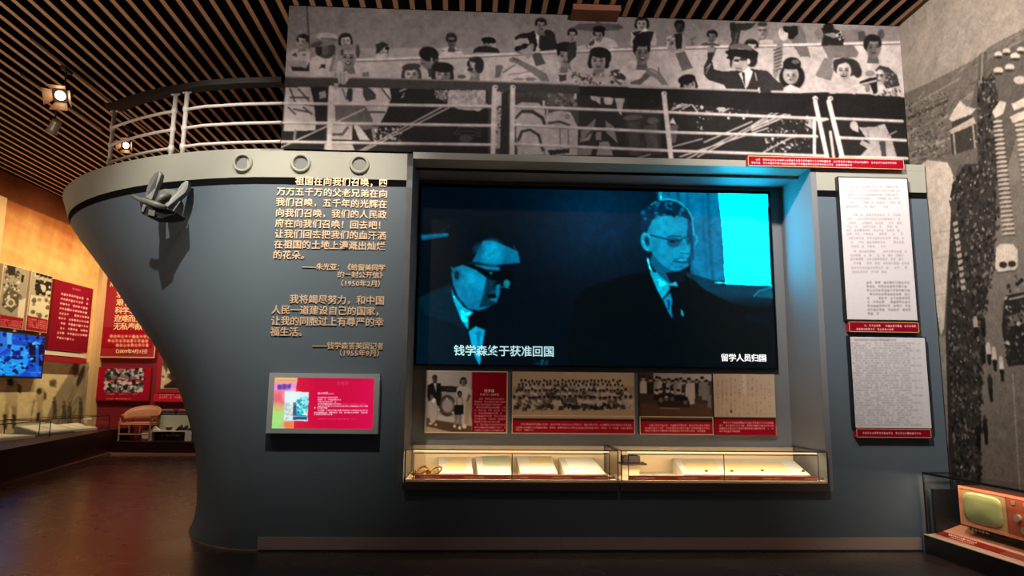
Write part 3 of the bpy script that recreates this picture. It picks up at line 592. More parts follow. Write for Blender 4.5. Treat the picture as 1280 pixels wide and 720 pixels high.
    k.poly([270, 200, 320, 160, 400, 110, 500, 125, 590, 190, 625, 260, 635, 400, 640, 560, 600, 610, 520, 655, 450, 640, 380, 590, 320, 500, 290, 400, 245, 330, 260, 260], (0, 138, 184))
    k.ell(430, 320, 110, 90, (0, 168, 208), .8, 0, .9); k.ell(440, 520, 80, 60, (0, 160, 204), .7, 0, .9); k.ell(575, 500, 34, 40, (0, 170, 210), .8, 0, .6)
    k.poly([600, 200, 635, 280, 640, 560, 600, 610, 590, 560, 610, 520, 615, 450, 590, 400, 590, 300], (0, 60, 96), .85)
    k.poly([240, 340, 250, 250, 270, 180, 340, 135, 420, 110, 520, 130, 600, 190, 625, 280, 590, 260, 540, 240, 440, 235, 370, 240, 330, 270, 300, 330, 290, 370], (0, 44, 72))
    k.speckle([250, 170, 420, 110, 600, 180, 540, 240, 330, 250, 260, 330], [(0, 96, 140), (0, 26, 44), (0, 120, 160)], 70, .8, 3, 5); k.line([390, 120, 450, 112, 520, 130, 590, 185, 625, 250, 630, 300, 638, 380], 9, (60, 210, 236)); k.line([320, 155, 360, 130], 8, (40, 180, 210))
    k.ell(288, 430, 44, 70, (0, 150, 190), 1, -12); k.line([255, 380, 270, 370, 300, 375, 312, 400], 8, (60, 210, 236)); k.line([262, 420, 280, 480, 310, 495], 9, (40, 200, 230)); k.ell(290, 425, 18, 36, (0, 60, 90), 1, -12)
    k.line([315, 380, 440, 412, 480, 420], 9, (0, 34, 52)); k.ell(490, 435, 50, 38, (0, 70, 108), .8); k.line([440, 400, 480, 385, 540, 390], 9, (0, 60, 90)); k.line([450, 425, 540, 420, 560, 400, 600, 395], 7, (0, 30, 46)); k.ell(480, 430, 22, 8, (0, 24, 38)); k.ell(592, 405, 12, 8, (120, 230, 240)); k.line([655, 385, 665, 420, 645, 460], 6, (60, 220, 236)); k.ell(600, 415, 20, 34, (0, 60, 92), .7)
    k.line([560, 410, 600, 490, 570, 510, 540, 500], 9, (0, 190, 220), .8); k.line([540, 515, 600, 520], 6, (0, 70, 104)); k.line([470, 600, 500, 560, 560, 550], 6, (0, 76, 110)); k.line([500, 575, 560, 585, 600, 578], 9, (0, 40, 64)); k.ell(555, 565, 34, 8, (0, 186, 220), .8); k.line([500, 620, 560, 620], 6, (0, 90, 130))
    k.poly([330, 520, 400, 600, 460, 640, 520, 655, 560, 640, 580, 720, 470, 760, 380, 690, 310, 580], (0, 92, 130)); k.poly([430, 660, 560, 640, 580, 720, 480, 760], (0, 20, 32))
    k.line([295, 555, 310, 620, 345, 690, 380, 730], 13, (120, 226, 240))
    k.at(760, 340, 5.758)
    k.poly([300, 0, 350, 0, 400, 50, 440, 85, 490, 75, 440, 130, 390, 195, 350, 120], (0, 178, 214)); k.poly([440, 85, 490, 70, 505, 105, 470, 100], (120, 190, 220))
    k.poly([395, 200, 450, 145, 465, 200, 455, 260, 465, 340, 430, 280], (0, 140, 186)); k.poly([425, 200, 445, 200, 445, 275, 430, 270], (0, 60, 100)); k.poly([440, 100, 500, 105, 520, 200, 530, 330, 470, 330, 462, 200], (0, 8, 16)); k.poly([522, 270, 540, 280, 545, 320, 528, 310], (60, 170, 200))
    k.mottle(.07, 6).noise(2.2, 6).blur(2); k.c = np.clip(k.c, 0, 255); k.c[..., 0] *= .3; return k

def paint_street_mural():
    k = Canvas((4.695, .29, 5.65), (0, -2.6, 0), (0, 0, -5.1), 340, 680, 118); k.sepia = 1; k.c[:] = k.tint(124)
    k.grad([1100, -600, 1900, -600, 1900, 800, 1100, 800], 138, lambda X, Y: np.clip((150-Y)/120, 0, 1)*.7)
    rg = random.Random(3)
    # far fields and dust, horizon slants up to the right
    k.poly([1100, 130, 1160, 104, 1215, 76, 1240, 56, 1280, 36, 1500, -60, 1500, 420, 1100, 420], 92)
    for i in range(170):
        x = rg.uniform(1120, 1290); y0 = 130-(x-1120)*.6; y = y0+rg.uniform(4, 110); k.line([x, y, x+rg.uniform(4, 18), y-rg.uniform(2, 9)], rg.uniform(1, 3.5), rg.choice([70, 110, 128, 84, 60, 100]), .7)
    k.line([1136, 148, 1184, 126], 3.4, 52); k.line([1139, 192, 1190, 172], 3, 128); k.line([1140, 132, 1200, 98], 2, 118)
    # street
    k.poly([1225, 80, 1300, 40, 1500, -60, 1800, 800, 1190, 800, 1185, 560, 1190, 240], 76)
    k.poly([1228, 340, 1240, 300, 1262, 200, 1300, 80, 1330, 60, 1500, 800, 1240, 800, 1225, 590], 104)
    # pale wall in front of the gate
    k.poly([1153, 222, 1150, 207, 1160, 200, 1184, 203, 1189, 212, 1194, 226, 1190, 250, 1188, 300, 1184, 340, 1180, 410, 1176, 420, 1160, 330], 178)
    for y in (288, 320, 366): k.line([1162, y+4, 1186, y], 1, 140)
    # gate tower
    k.poly([1186, 149, 1192, 138, 1200, 126, 1208, 133, 1220, 136, 1214, 143, 1190, 152], 168); k.poly([1190, 152, 1214, 143, 1216, 150, 1190, 160], 50)
    k.poly([1186, 163, 1217, 146, 1220, 154, 1190, 168], 158); k.poly([1188, 168, 1220, 155, 1221, 186, 1190, 194], 52); k.line([1192, 168, 1194, 192], 2.4, 130); k.line([1216, 156, 1219, 186], 2.4, 130); k.poly([1184, 196, 1222, 184, 1222, 204, 1188, 208], 88)
    k.poly([1224, 68, 1234, 64, 1234, 120, 1224, 160, 1220, 150], 70); k.line([1228, 66, 1226, 130], 3, 105)
    # crowd on the left of the street
    k.poly([1222, 110, 1240, 90, 1248, 120, 1244, 300, 1228, 400, 1226, 560, 1222, 620, 1192, 620, 1186, 560, 1182, 420, 1190, 230, 1206, 205, 1222, 205], 46)
    k.speckle([1222, 100, 1246, 90, 1250, 300, 1232, 400, 1226, 620, 1194, 620, 1186, 420, 1192, 220, 1222, 205], [22, 30, 70, 86, 50, 110, 20, 36], 2400, .6, 1.9, 22, 1.7)
    k.speckle([1222, 100, 1240, 90, 1246, 300, 1228, 400, 1222, 600, 1198, 600, 1190, 420, 1196, 220], [190, 170], 150, .45, 1.1, 23)
    for i in range(11): k.poly([1191+i*1.0, 278+i*8, 1197+i*1.0, 276+i*8, 1197+i, 281+i*8, 1192+i, 283+i*8], 150)
    k.line([1192, 232, 1189, 246], 3, 30); k.line([1197, 234, 1194, 250], 2.4, 30); k.poly([1186, 250, 1196, 252, 1196, 268, 1190, 268], 60)
    # columns of vehicles
    for x, y, s_ in ((1248, 68, 5), (1258, 64, 5), (1269, 70, 6), (1262, 84, 6), (1248, 88, 6), (1276, 62, 5)): k.ell(x, y, s_, s_*.7, 170); k.ell(x, y+s_*.7, s_, 2, 40)
    k.poly([1240, 140, 1250, 126, 1258, 128, 1254, 142, 1244, 148], 176); k.poly([1264, 130, 1280, 122, 1284, 132, 1268, 138], 178); k.poly([1262, 146, 1280, 138, 1284, 148, 1266, 154], 178); k.ell(1275, 100, 8, 5, 160)
    for i in range(26):
        y = 152+i*5.6; x = 1243+i*.55; k.ell(x+4, y, 6+i*.1, 1.9, 168, 1, -8); k.line([x-2, y+2.6, x+11, y+1.6], 1.5, 50)
    for i in range(22):
        y = 156+i*6.2; x = 1270+i*.9; k.ell(x+5, y, 7, 2, 168, 1, -8); k.line([x-2, y+2.8, x+12, y+1.8], 1.5, 55)
    k.poly([1245, 310, 1250, 305, 1266, 305, 1272, 312, 1272, 332, 1268, 338, 1248, 341, 1244, 334], 188); k.ell(1254, 331, 5, 4, 40); k.ell(1265, 330, 5, 4, 40); k.line([1248, 341, 1270, 338], 2, 70)
    k.poly([1256, 370, 1284, 364, 1290, 455, 1260, 458, 1252, 410], 34); k.poly([1258, 396, 1284, 388, 1284, 404, 1260, 408], 90); k.speckle([1256, 345, 1290, 345, 1290, 455, 1256, 455], [130, 60, 20, 170, 24], 120, .8, 2.6, 24)
    k.line([1262, 374, 1280, 370], 2.4, 150)
    k.speckle([1228, 420, 1300, 455, 1420, 760, 1230, 600], [96, 112, 90, 118], 500, .6, 1.8, 61)
    k.speckle([1120, 135, 1184, 110, 1184, 200, 1136, 200], [60, 74, 130, 110, 54], 420, .7, 2.2, 62, .6)
    for x, y, h, c_ in ((1228, 396, 26, 30), (1219, 398, 22, 150), (1228, 428, 26, 30), (1235, 430, 26, 176), (1242, 436, 28, 180), (1251, 448, 28, 182), (1237, 470, 32, 34), (1231, 522, 34, 26), (1222, 530, 34, 24)):
        k.ell(x, y, 2.4, 2.8, c_ if c_ > 100 else 60); k.poly([x-2.6, y+2, x+3, y+2, x+4, y+h*.5, x-2, y+h*.5], c_); k.poly([x-1.5, y+h*.5, x+4, y+h*.5, x+4, y+h, x+.5, y+h], 22)
    for i in range(30): k.line([1266+i*.3, 468+i*5, 1266+i*.3, 471+i*5], 1.2, 165)
    k.poly([1300, 60, 1500, -60, 1800, 800, 1330, 800], 84); k.speckle([1300, 60, 1480, 0, 1600, 700, 1320, 700], [40, 120, 60, 150, 90], 500, 1, 6, 25)
    k.mottle(.045, 7).noise(7, 7).blur(1); return k

def paint_sunset_wall():
    k = Canvas((-9.325, 3.0, 5.64), (0, 7.58, 0), (0, 0, -5.07), 260, 300, (212, 168, 104))
    X, Y = k.x, k.y; Yw = k.P[..., 1]; Z = k.P[..., 2]
    f = lambda a, b, c_, d, e: np.sin(a*Yw+b*Z+c_)*np.sin(d*Yw+e*Z+c_*1.7)
    n = .5*f(1.7, 2.3, .4, -.9, 3.1)+.3*f(4.1, 5.3, 1.3, 3.3, -4.7)+.2*f(9.1, 7.3, 2.1, -8.3, 11.)+.12*f(19., 13., .9, 15., -17.)
    t = np.clip((Z-3.75-.12*(Yw-6))/1.5+n*.55, 0, 1)[..., None]
    k.c = k.c*(1-t)+np.array([168, 96, 52.])*t
    t2 = np.clip((4.15-Z)/1.3+n*.3, 0, 1)[..., None]*.55; k.c = k.c*(1-t2)+np.array([232, 200, 148.])*t2
    m = (Z > 5.12)[..., None]; k.c = np.where(m, np.array([112, 60, 36.]), k.c)
    k.c = np.where((Z < 2.12)[..., None], np.array([222, 206, 160.]), k.c)
    # climbers on the lower print
    k.at(0, 400, 7.2)
    k.poly([800, 380, 690, 380, 640, 430, 600, 520, 490, 690, 380, 1000, 380, 1400, 800, 1400], (150, 138, 112))
    k.at(0, 0, 1)
    rg = random.Random(5)
    for i in range(60):
        x = rg.uniform(62, 106); y = 560-rg.uniform(0, 1)*(x-50)*1.9; k.line([x, y, x+rg.uniform(3, 9), y-rg.uniform(8, 18)], rg.uniform(.7, 1.8), rg.choice([(96, 84, 66), (120, 108, 86), (176, 164, 136)]), .8)
    k.ell(94, 462, 3, 10, (110, 96, 74)); k.ell(101, 470, 3, 14, (60, 52, 42), 1, 20)
    k.poly([8, 478, 14, 474, 22, 476, 26, 486, 22, 490, 22, 512, 16, 512, 8, 505, 6, 490], (190, 172, 132)); k.poly([9, 474, 16, 472, 17, 482, 10, 482], (66, 56, 44)); k.poly([22, 480, 27, 482, 26, 492, 22, 490], (96, 84, 66))
    k.poly([6, 505, 12, 505, 9, 535, 5, 535], (176, 160, 120)); k.poly([15, 508, 21, 508, 20, 535, 15, 535], (150, 134, 100)); k.poly([4, 518, 9, 518, 8, 536, 4, 536], (54, 46, 38)); k.poly([15, 518, 20, 518, 20, 536, 16, 536], (54, 46, 38))
    k.poly([45, 490, 50, 484, 56, 486, 57, 498, 53, 504, 54, 524, 46, 526, 46, 504], (186, 168, 130)); k.ell(49, 489, 3, 4, (60, 50, 40)); k.poly([55, 488, 58, 492, 57, 500, 54, 498], (80, 70, 54)); k.line([43, 500, 39, 520], 1, (70, 60, 48)); k.poly([46, 516, 50, 516, 49, 528, 45, 528], (56, 48, 38))
    for x, y in ((68, 505), (80, 510), (87, 512), (101, 506)): k.poly([x-2.5, y-4, x+2, y-5, x+3, y+6, x+2, y+18, x+.4, y+18, x, y+8, x-1.4, y+18, x-3, y+18, x-2, y+5], (82, 72, 56)); k.ell(x, y-7, 1.8, 2.2, (96, 82, 62))
    k.ell(66, 479, 4.5, 5, (130, 116, 88), 1, 30); k.line([62, 476, 70, 484], 1, (60, 52, 40)); k.line([64, 482, 70, 475], 1, (60, 52, 40))
    k.mottle(.03, 8).noise(3, 8).blur(1); return k
# ================================================================ the room
def struct(name, mb, m, bevel=0): o = mb.build(name, m, None, bevel); o['kind'] = 'structure'; return o
struct('floor', MB().box(-16, 12, -16, 14, -.1, 0), M['floor'])
wb = struct('wall_back', MB().box(-9.5, 0, 10.6, 10.75, 0, 5.65), M['red2'])
wl = struct('wall_left', MB().box(-9.6, -9.34, -3, 10.75, 0, 5.65), M['beige'])
struct('wall_rear', MB().box(-2.15, 4.71, .301, .55, 3.93, 5.65), M['recess'])
struct('wall_right', MB().box(4.71, 4.9, -9, .6, 0, 5.8), M['beige'])

# ceiling: black void with wooden slats below it
ceil = struct('ceiling', MB().box(-13, 8, -10, 13, 5.95, 6.0), M['void'])
sl = bpy.data.meshes.new('slat'); b_ = bmesh.new()
sh = -.02*20
vs = [b_.verts.new(p) for p in ((-.027+.19, -9.5, 0), (.027+.19, -9.5, 0), (.027-.22, 11.0, 0), (-.027-.22, 11.0, 0))]
vt = [b_.verts.new(v.co+Vector((0, 0, .11))) for v in vs]
b_.faces.new(vs[::-1]); b_.faces.new(vt)
for i in range(4): b_.faces.new((vs[i], vs[(i+1) % 4], vt[(i+1) % 4], vt[i]))
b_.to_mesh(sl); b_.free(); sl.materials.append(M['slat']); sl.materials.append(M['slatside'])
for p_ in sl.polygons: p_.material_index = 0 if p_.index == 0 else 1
sl2 = sl.copy()
for v in sl2.vertices:                       # slats over the deck mural stop at its wall
    if v.co.y > 5: v.co.x = .19-.02*9.78 + (.027 if v.co.x > -.22 else -.027); v.co.y = .28
for i in range(-53, 26):
    x = .103+.1805*i
    if x < 4.66: link('slat', sl2 if -2.13 < x else sl, None, ceil, (x, 0, 5.655))
for k_, y_ in enumerate((-6, -2, 2.2, 6.4)):
    x1 = 4.7 if y_ < .3 else -2.2
    bx('carrier_rail', M['void'], ceil, -9.4, x1, y_, y_+.05, 5.765, 5.80)

# ================================================================ ship's bow
HX0 = -2.03
ZA = [(0, 1.168), (.2, 1.12), (.4, 1.143), (.6, 1.176), (.8, 1.232), (1., 1.312), (1.25, 1.438), (1.5, 1.592), (1.75, 1.787), (2, 2.013), (2.25, 2.257), (2.5, 2.5), (2.75, 2.727), (3, 2.972), (3.2, 3.17), (3.4, 3.375), (3.54, 3.50), (3.62, 3.56), (3.92, 3.72)]
def hull_pt(z, t, inset=0.):
    a = float(np.interp(z, [q[0] for q in ZA], [q[1] for q in ZA])); b = 1.8+1.4*z/3.9; n = 2-.2*z/3.9
    tt = t if t <= 1 else 2-t; u = 1-(1-tt)**2; y = b*(1-(1-u**n)**(1/n)); y = y if t <= 1 else 2*b-y
    return Vector((HX0-(a-inset)*u, y+(inset*(1-u) if t <= 1 else -inset*(1-u)), z))
HT = [i/26 for i in range(53)]
ship = empty('ship_bow', (1.0, 1.2, 0), 'large grey steel ship bow with flat side wall holding the screen recess', 'ship bow')
def shell(name, z0, z1, nz, m, inset=0.):
    P = []
    for k_ in range(nz+1):
        z = z0+(z1-z0)*k_/nz
        P.append([Vector((-.72, inset, z))]+[hull_pt(z, t, inset) for t in HT]+[Vector((-.72, 2*(1.8+1.4*z/3.9)-inset, z))])
    o = MB().grid(P).build(name, m, ship)
    for p in o.data.polygons: p.use_smooth = True
    return o
shell('bow_plating', 0, 3.545, 26, M['hull'])
shell('black_stripe', 3.545, 3.62, 1, M['black'], .006)
shell('rim_band', 3.62, 3.92, 4, M['rim'])
dk = MB(); dk.prism([Vector((-.72, 0, 3.90))]+[hull_pt(3.92, t)-Vector((0, 0, .02)) for t in HT]+[Vector((-.72, 6.4, 3.90))], (0, 0, .02)); dk.build('deck', M['rim'], ship)
# flat side right of the bow, around the recess
fp = MB(); fp.box(-.72, 3.49, 0, .2, 0, .56); fp.box(3.49, 4.67, 0, .3, 0, 3.545); fp.build('side_plating', M['hull'], ship)
bx('black_stripe', M['black'], ship, 3.491, 4.67, .004, .3, 3.545, 3.615)
fp = MB(); fp.box(3.491, 4.67, 0, .3, 3.615, 3.849); fp.box(3.43, 4.67, 0, .3, 3.85, 3.92); fp.box(-.72, 3.43, 0, .3, 3.85, 3.92); fp.build('rim_band', M['rim'], ship)
rc = MB(); rc.box(-.78, -.72, .0, .8, .56, 3.9); rc.box(3.43, 3.49, .0, .8, .561, 3.849); rc.box(-.74, 3.45, .75, .82, .56, 3.9); rc.box(-.74, 3.43, .301, .8, 3.85, 3.9); rc.box(-.72, 3.43, .2, .8, .5, .56)
rc.build('recess_lining', M['recess'], ship)
bx('baseboard', M['steel'], ship, -2.05, .8, -.018, 0, .015, .125); bx('baseboard', M['steel'], ship, .803, 4.33, -.018, 0, .015, .125)
tb = MB()
P = []
for r_ in range(2): P.append([hull_pt(0.0, t, -.008)+Vector((0, 0, .012*r_+.002)) for t in HT[:30]])
tb.grid(P).build('floor_trim', M['steel'], ship)
# portholes
for x_ in (-2.44, -1.85, -1.26):
    y_ = hull_pt(3.765, 0).y
    # depth of the curved rim at this place
    if x_ < HX0:
        for q in range(400):
            p = hull_pt(3.765, q/800.)
            if p.x < x_: y_ = p.y; break
    ring = MB(); Pn = []
    for rr, yy in ((.100, 0), (.100, -.022), (.092, -.034), (.076, -.034), (.070, -.022), (.070, .004)):
        Pn.append([(x_+rr*math.cos(2*math.pi*k_/32), y_+yy, 3.768+rr*math.sin(2*math.pi*k_/32)) for k_ in range(32)])
    o = ring.grid(Pn, True).build('porthole_ring', M['rim'], ship, smooth=True)
    gl = MB().prism([(x_+.071*math.cos(2*math.pi*k_/28), y_-.004, 3.768+.071*math.sin(2*math.pi*k_/28)) for k_ in range(28)], (0, .003, 0))
    g = gl.build('porthole_pane', M['porthole'], None); g.parent = o; g.location = g.location-wloc(o)

# ---- lettering raised on the bow
_gl = {}
def glyph(ch, size, m, ext=.006, bold=.011):
    key = (ch, round(size, 3), m.name)
    if key in _gl: return _gl[key]
    cu = bpy.data.curves.new('glyph', 'FONT'); cu.body = ch; cu.size = size; cu.extrude = ext; cu.offset = bold*size; cu.align_x = 'CENTER'; cu.resolution_u = 2
    o = bpy.data.objects.new('glyph', cu); C.objects.link(o); dg = bpy.context.evaluated_depsgraph_get()
    me = bpy.data.meshes.new_from_object(o.evaluated_get(dg)); bpy.data.objects.remove(o); me.materials.clear(); me.materials.append(m)
    r = Matrix.Rotation(R(90), 4, 'X'); me.transform(r); me.name = 'character'; _gl[key] = me; return me
def put_line(txt, x0, x1, z, size, y, parent, m, name='character', stretch=None):
    n = sum(1 if ord(c_) > 255 else .56 for c_ in txt); p = (x1-x0)/n; x = x0
    for c_ in txt:
        wd = p*(1 if ord(c_) > 255 else .56)
        if c_ not in ' \u3000':
            link(name, glyph(c_, size, m), None, parent, (x+wd/2, y, z))
        x += wd
def wx(px, py): q = on_y(px, py, 0); return q[0], q[2]
def wall_text(name, label, rows, size_px):
    t = empty(name, (-1.5, -.012, wx(400, rows[-1][2])[1]), label, 'lettering')
    for txt, px0, py, px1, sz in rows:
        (xa, za), (xb, zb) = wx(px0, py), wx(px1, py); S = sz*.00787
        put_line(txt, xa, xb, za-.36*S, S, -.006, t, M['letter'])
    return t
wall_text('wall_lettering', 'upper raised cream Chinese quotation on the bow, eight lines under the portholes', [
    ('祖国在向我们召唤，四', 369, 226.5, 485, 11.6), ('万万五千万的父老兄弟在向', 346, 239.5, 485, 11.6), ('我们召唤，五千年的光辉在', 345, 252.7, 484.5, 11.6),
    ('向我们召唤，我们的人民政', 344.5, 266, 484, 11.6), ('府在向我们召唤！回去吧！', 344, 279.2, 483.5, 11.6), ('让我们回去把我们的血汗洒', 343.5, 292.4, 483, 11.6),
    ('在祖国的土地上灌溉出灿烂', 342.5, 305.4, 482, 11.6), ('的花朵。', 341.5, 318.6, 388, 11.6),
    ('——朱光亚：《给留美同学', 378, 333.2, 482, 9), ('的一封公开信》', 422, 343.2, 483, 9), ('（1950年2月）', 421, 354, 481, 9)], 11.6)
wall_text('wall_lettering', 'lower raised cream Chinese quotation on the bow, four lines above the small touch display', [
    ('我将竭尽努力，和中国', 362, 374, 481, 11.8), ('人民一道建设自己的国家，', 339.5, 387.3, 481, 11.8), ('让我的同胞过上有尊严的幸', 339, 401, 480, 11.8), ('福生活。', 338, 414.5, 385, 11.8),
    ('——钱学森答美国记者', 391, 431.8, 480, 9), ('（1955年9月）', 419, 441, 480, 9)], 11.8)

# ---- railing on the deck
rail = empty('deck_railing', (-3.3, .6, 3.92), 'white pipe deck railing with dark wooden handrail curving over the ship bow', 'railing')
def rail_at(z, px):  # plan curve of the rail, from photographed handrail points
    return None
RC = [(-2.15, .28), (-2.6, .34), (-3.03, .43), (-3.307, .54), (-3.60, .66), (-3.9, .82), (-4.15, .98), (-4.36, 1.13)]
def rc_at(x):
    xs = [q[0] for q in RC][::-1]; ys = [q[1] for q in RC][::-1]; return float(np.interp(x, xs, ys))
def rpts(xa, xb, z, n=14): return [(xa+(xb-xa)*i/n, rc_at(xa+(xb-xa)*i/n), z) for i in range(n+1)]
PX = [-3.27, -3.42, -4.36]
for x_ in PX:
    p = (x_, rc_at(x_))
    po = MB().tube([(p[0], p[1], 3.91), (p[0], p[1], 4.72)], .024, 12).build('post', M['pipe'], rail, smooth=True)
    for z_ in (4.096, 4.309, 4.524):
        c_ = MB().tube([(p[0], p[1], z_-.035), (p[0], p[1], z_-.012), (p[0], p[1], z_+.012), (p[0], p[1], z_+.035)], [.026, .034, .034, .026], 12).build('pipe_collar', M['pipe'], None)
        c_.parent = po; c_.location = c_.location-wloc(po)
    MB().tube([(p[0]-.05, p[1]+.01, 4.722), (p[0]+.05, p[1]-.01, 4.722)], .012, 8).build('bracket', M['pipe'], rail)
for z_ in (4.096, 4.309, 4.524):
    MB().tube(rpts(-2.155, PX[0], z_), .017, 10).build('pipe', M['pipe'], rail, smooth=True)
    MB().tube(rpts(PX[1], PX[2], z_), .017, 10).build('pipe', M['pipe'], rail, smooth=True)
hr = MB(); P = []
hp = [Vector(q) for q in rpts(-2.155, -4.42, 4.765, 20)]
for i, q in enumerate(hp):
    d = (hp[min(i+1, 20)]-hp[max(i-1, 0)]).normalized(); nn = Vector((-d.y, d.x, 0))*.07
    P.append([q-nn-Vector((0, 0, .03)), q-nn+Vector((0, 0, .03)), q+nn+Vector((0, 0, .03)), q+nn-Vector((0, 0, .03))])
hr.grid(P, True); hr.build('handrail', M['handrail'], rail)

# ---- anchor hung on the bow
anc = empty('ship_anchor', (-3.42, .05, 3.1), 'grey iron stockless anchor with two upturned flukes hung on the bow', 'anchor')
def ap(px, py, Y): q = on_y(px, py, Y+.20); return Vector(q)
def plate(name, pts, y0, th, m=None, tilt=0., bev=.005, dy=None):
    """a thick iron plate: outline points (px, py) at depth y0 (or own depth), thickness th towards the hull"""
    P = [ap(p[0], p[1], (p[2] if len(p) > 2 else y0)) for p in pts]
    return MB().prism(P, (0, th, 0)).build(name, m or M['iron'], anc, bev)
Z = lambda a: [(150+x/5.54, 200+y/5.54) + ((d,) if d is not None else ()) for x, y, d in a]
plate('fluke', Z([(240, 90, -.12), (272, 74, -.14), (287, 96, -.14), (277, 142, -.14), (250, 190, -.17), (232, 240, -.22), (218, 275, -.26), (176, 255, -.26), (182, 205, -.2), (205, 140, -.15)]), 0, .07)
plate('fluke', Z([(458, 140, -.16), (474, 150, -.16), (470, 190, -.17), (450, 225, -.19), (400, 270, -.22), (330, 325, -.27), (270, 305, -.29), (300, 275, -.27), (350, 262, -.24), (390, 215, -.2), (425, 165, -.17)]), 0, .08)
plate('crown_plate', Z([(280, 208, -.12), (310, 198, -.12), (385, 204, -.12), (400, 225, -.14), (350, 270, -.2), (300, 300, -.24), (262, 300, -.24), (264, 250, -.17)]), 0, .05)
MB().tube([ap(150+x/5.54, 200+y/5.54, d) for x, y, d in ((255, 305, -.30), (285, 262, -.30), (318, 246, -.27), (345, 250, -.23))], [.028, .034, .034, .025], 10).build('shackle_bow', M['iron'], anc, smooth=True)
MB().tube([ap(150+x/5.54, 200+y/5.54, d) for x, y, d in ((88, 247, -.27), (125, 268, -.30), (180, 285, -.33), (250, 308, -.34), (315, 328, -.33))], [.014, .022, .028, .032, .022], 10).build('crown_bar', M['iron'], anc, smooth=True)
plate('crown_block', Z([(135, 290, -.33), (200, 300, -.35), (320, 335, -.34), (400, 372, -.28), (380, 392, -.25), (300, 402, -.3), (210, 398, -.35), (150, 372, -.35)]), 0, .2, M['iron2'])
plate('crown_face', Z([(198, 342, -.362), (242, 352, -.362), (236, 390, -.362), (192, 378, -.362)]), 0, .02, None, 0, .003)
plate('pawl', Z([(160, 305, -.36), (182, 312, -.36), (160, 362, -.365), (145, 352, -.365)]), 0, .02, None, 0, .003)
MB().tube([ap(150+415/5.54, 200+288/5.54, -.2), ap(150+368/5.54, 200+355/5.54, -.27)], .008, 8).build('tie_rod', M['iron'], anc)
a0 = ap(150+310/5.54, 200+290/5.54, -.2); MB().tube([a0, a0+Vector((0, .5, .1))], [.05, .045], 12).build('shank', M['iron'], anc)

# ---- small display on the hull
tp = empty('touch_display', (-1.49, -.06, 1.08), 'small grey framed display with crimson picture mounted low on the bow', 'display')
q = [on_y(337, 466, -.10), on_y(474, 467, -.10), on_y(472, 543, -.10), on_y(332, 541, -.10)]
x0_, x1_, z0_, z1_ = -2.01, -.963, 1.086, 1.653
fr = MB(); fr.box(x0_, x1_, -.10, 0.0, z0_, z0_+.045); fr.box(x0_, x1_, -.10, 0.0, z1_-.045, z1_); fr.box(x0_, x0_+.05, -.10, 0.0, z0_+.045, z1_-.045); fr.box(x1_-.05, x1_, -.10, 0.0, z0_+.045, z1_-.045); fr.box(x0_+.05, x1_-.05, -.085, 0.0, z0_+.045, z1_-.045)
fr.build('frame', M['grey'], tp)
def paint_touch():
    k = Canvas((x0_+.05, -.088, z1_-.045), (x1_-x0_-.1, 0, 0), (0, 0, -(z1_-z0_-.09)), 250, 130, (206, 10, 62)); k.at(320, 450, 6.547)
    k.grad([140, 130, 980, 130, 980, 590, 140, 590], (226, 16, 90), lambda X, Y: (X-430)/60*.8); k.grad([140, 130, 980, 130, 980, 590, 140, 590], (224, 60, 60), lambda X, Y: (395-X)/30*.5)
    k.poly([120, 120, 342, 125, 325, 260, 305, 590, 115, 590], (244, 150, 150)); k.poly([120, 120, 342, 125, 336, 185, 120, 185], (238, 178, 128)); k.line([170, 150, 320, 150], 6, (244, 214, 90)); k.line([180, 170, 320, 168], 5, (230, 130, 150))
    k.poly([130, 190, 330, 185, 325, 255, 130, 250], (240, 150, 210)); k.poly([175, 200, 290, 195, 280, 245, 175, 245], (150, 100, 190)); k.text(175, 220, 285, 218, 40, (90, 60, 150), 5)
    k.ell(185, 320, 60, 60, (236, 90, 110), .8, 0, 1.); k.poly([125, 380, 240, 400, 230, 500, 120, 590, 118, 480], (160, 224, 120)); k.ell(175, 450, 70, 90, (176, 226, 130), .8, 0, .8); k.ell(180, 400, 40, 20, (240, 170, 90), .6, 0, 1); k.poly([230, 505, 300, 505, 300, 575, 225, 575], (240, 130, 70)); k.ell(180, 560, 60, 24, (140, 236, 150), .7, 0, .8)
    k.poly([236, 258, 432, 262, 422, 500, 228, 496], (214, 240, 244)); k.ell(290, 300, 60, 50, (236, 250, 250), .8, 0, 1); k.speckle([330, 330, 425, 300, 420, 450, 320, 450], [(20, 190, 205), (60, 214, 220), (20, 140, 170), (150, 236, 236)], 90, .7, 2.4, 31)
    k.speckle([240, 360, 320, 360, 320, 480, 235, 480], [(200, 210, 200), (220, 190, 180), (150, 214, 214)], 40, .7, 2.2, 32); k.poly([305, 365, 330, 365, 332, 490, 300, 490], (70, 90, 130)); k.ell(317, 358, 14, 14, (140, 110, 130)); k.poly([330, 450, 420, 455, 418, 490, 330, 488], (30, 90, 130)); k.line([236, 458, 420, 462], 4, (236, 246, 246))
    k.text(505, 272, 585, 272, 22, (255, 235, 240), 1, 1, 0); k.text(590, 276, 670, 277, 13, (255, 220, 230), 2)
    for i, (a, b, y) in enumerate(((505, 665, 307), (505, 692, 325), (505, 655, 342), (505, 690, 360), (505, 912, 378), (475, 580, 392), (505, 912, 412), (475, 910, 430), (475, 628, 445))): k.text(a, y, b, y, 14, (255, 240, 240), 10+i, 1)
    k.text(505, 482, 820, 483, 9, (240, 110, 140), 33); k.text(690, 358, 900, 361, 7, (240, 110, 140), 34); k.text(660, 190, 770, 188, 34, (226, 70, 110), 35, .5)
    k.noise(2, 9).blur(1); return k
paint_touch().build('lit_picture', M['monitor'], tp)

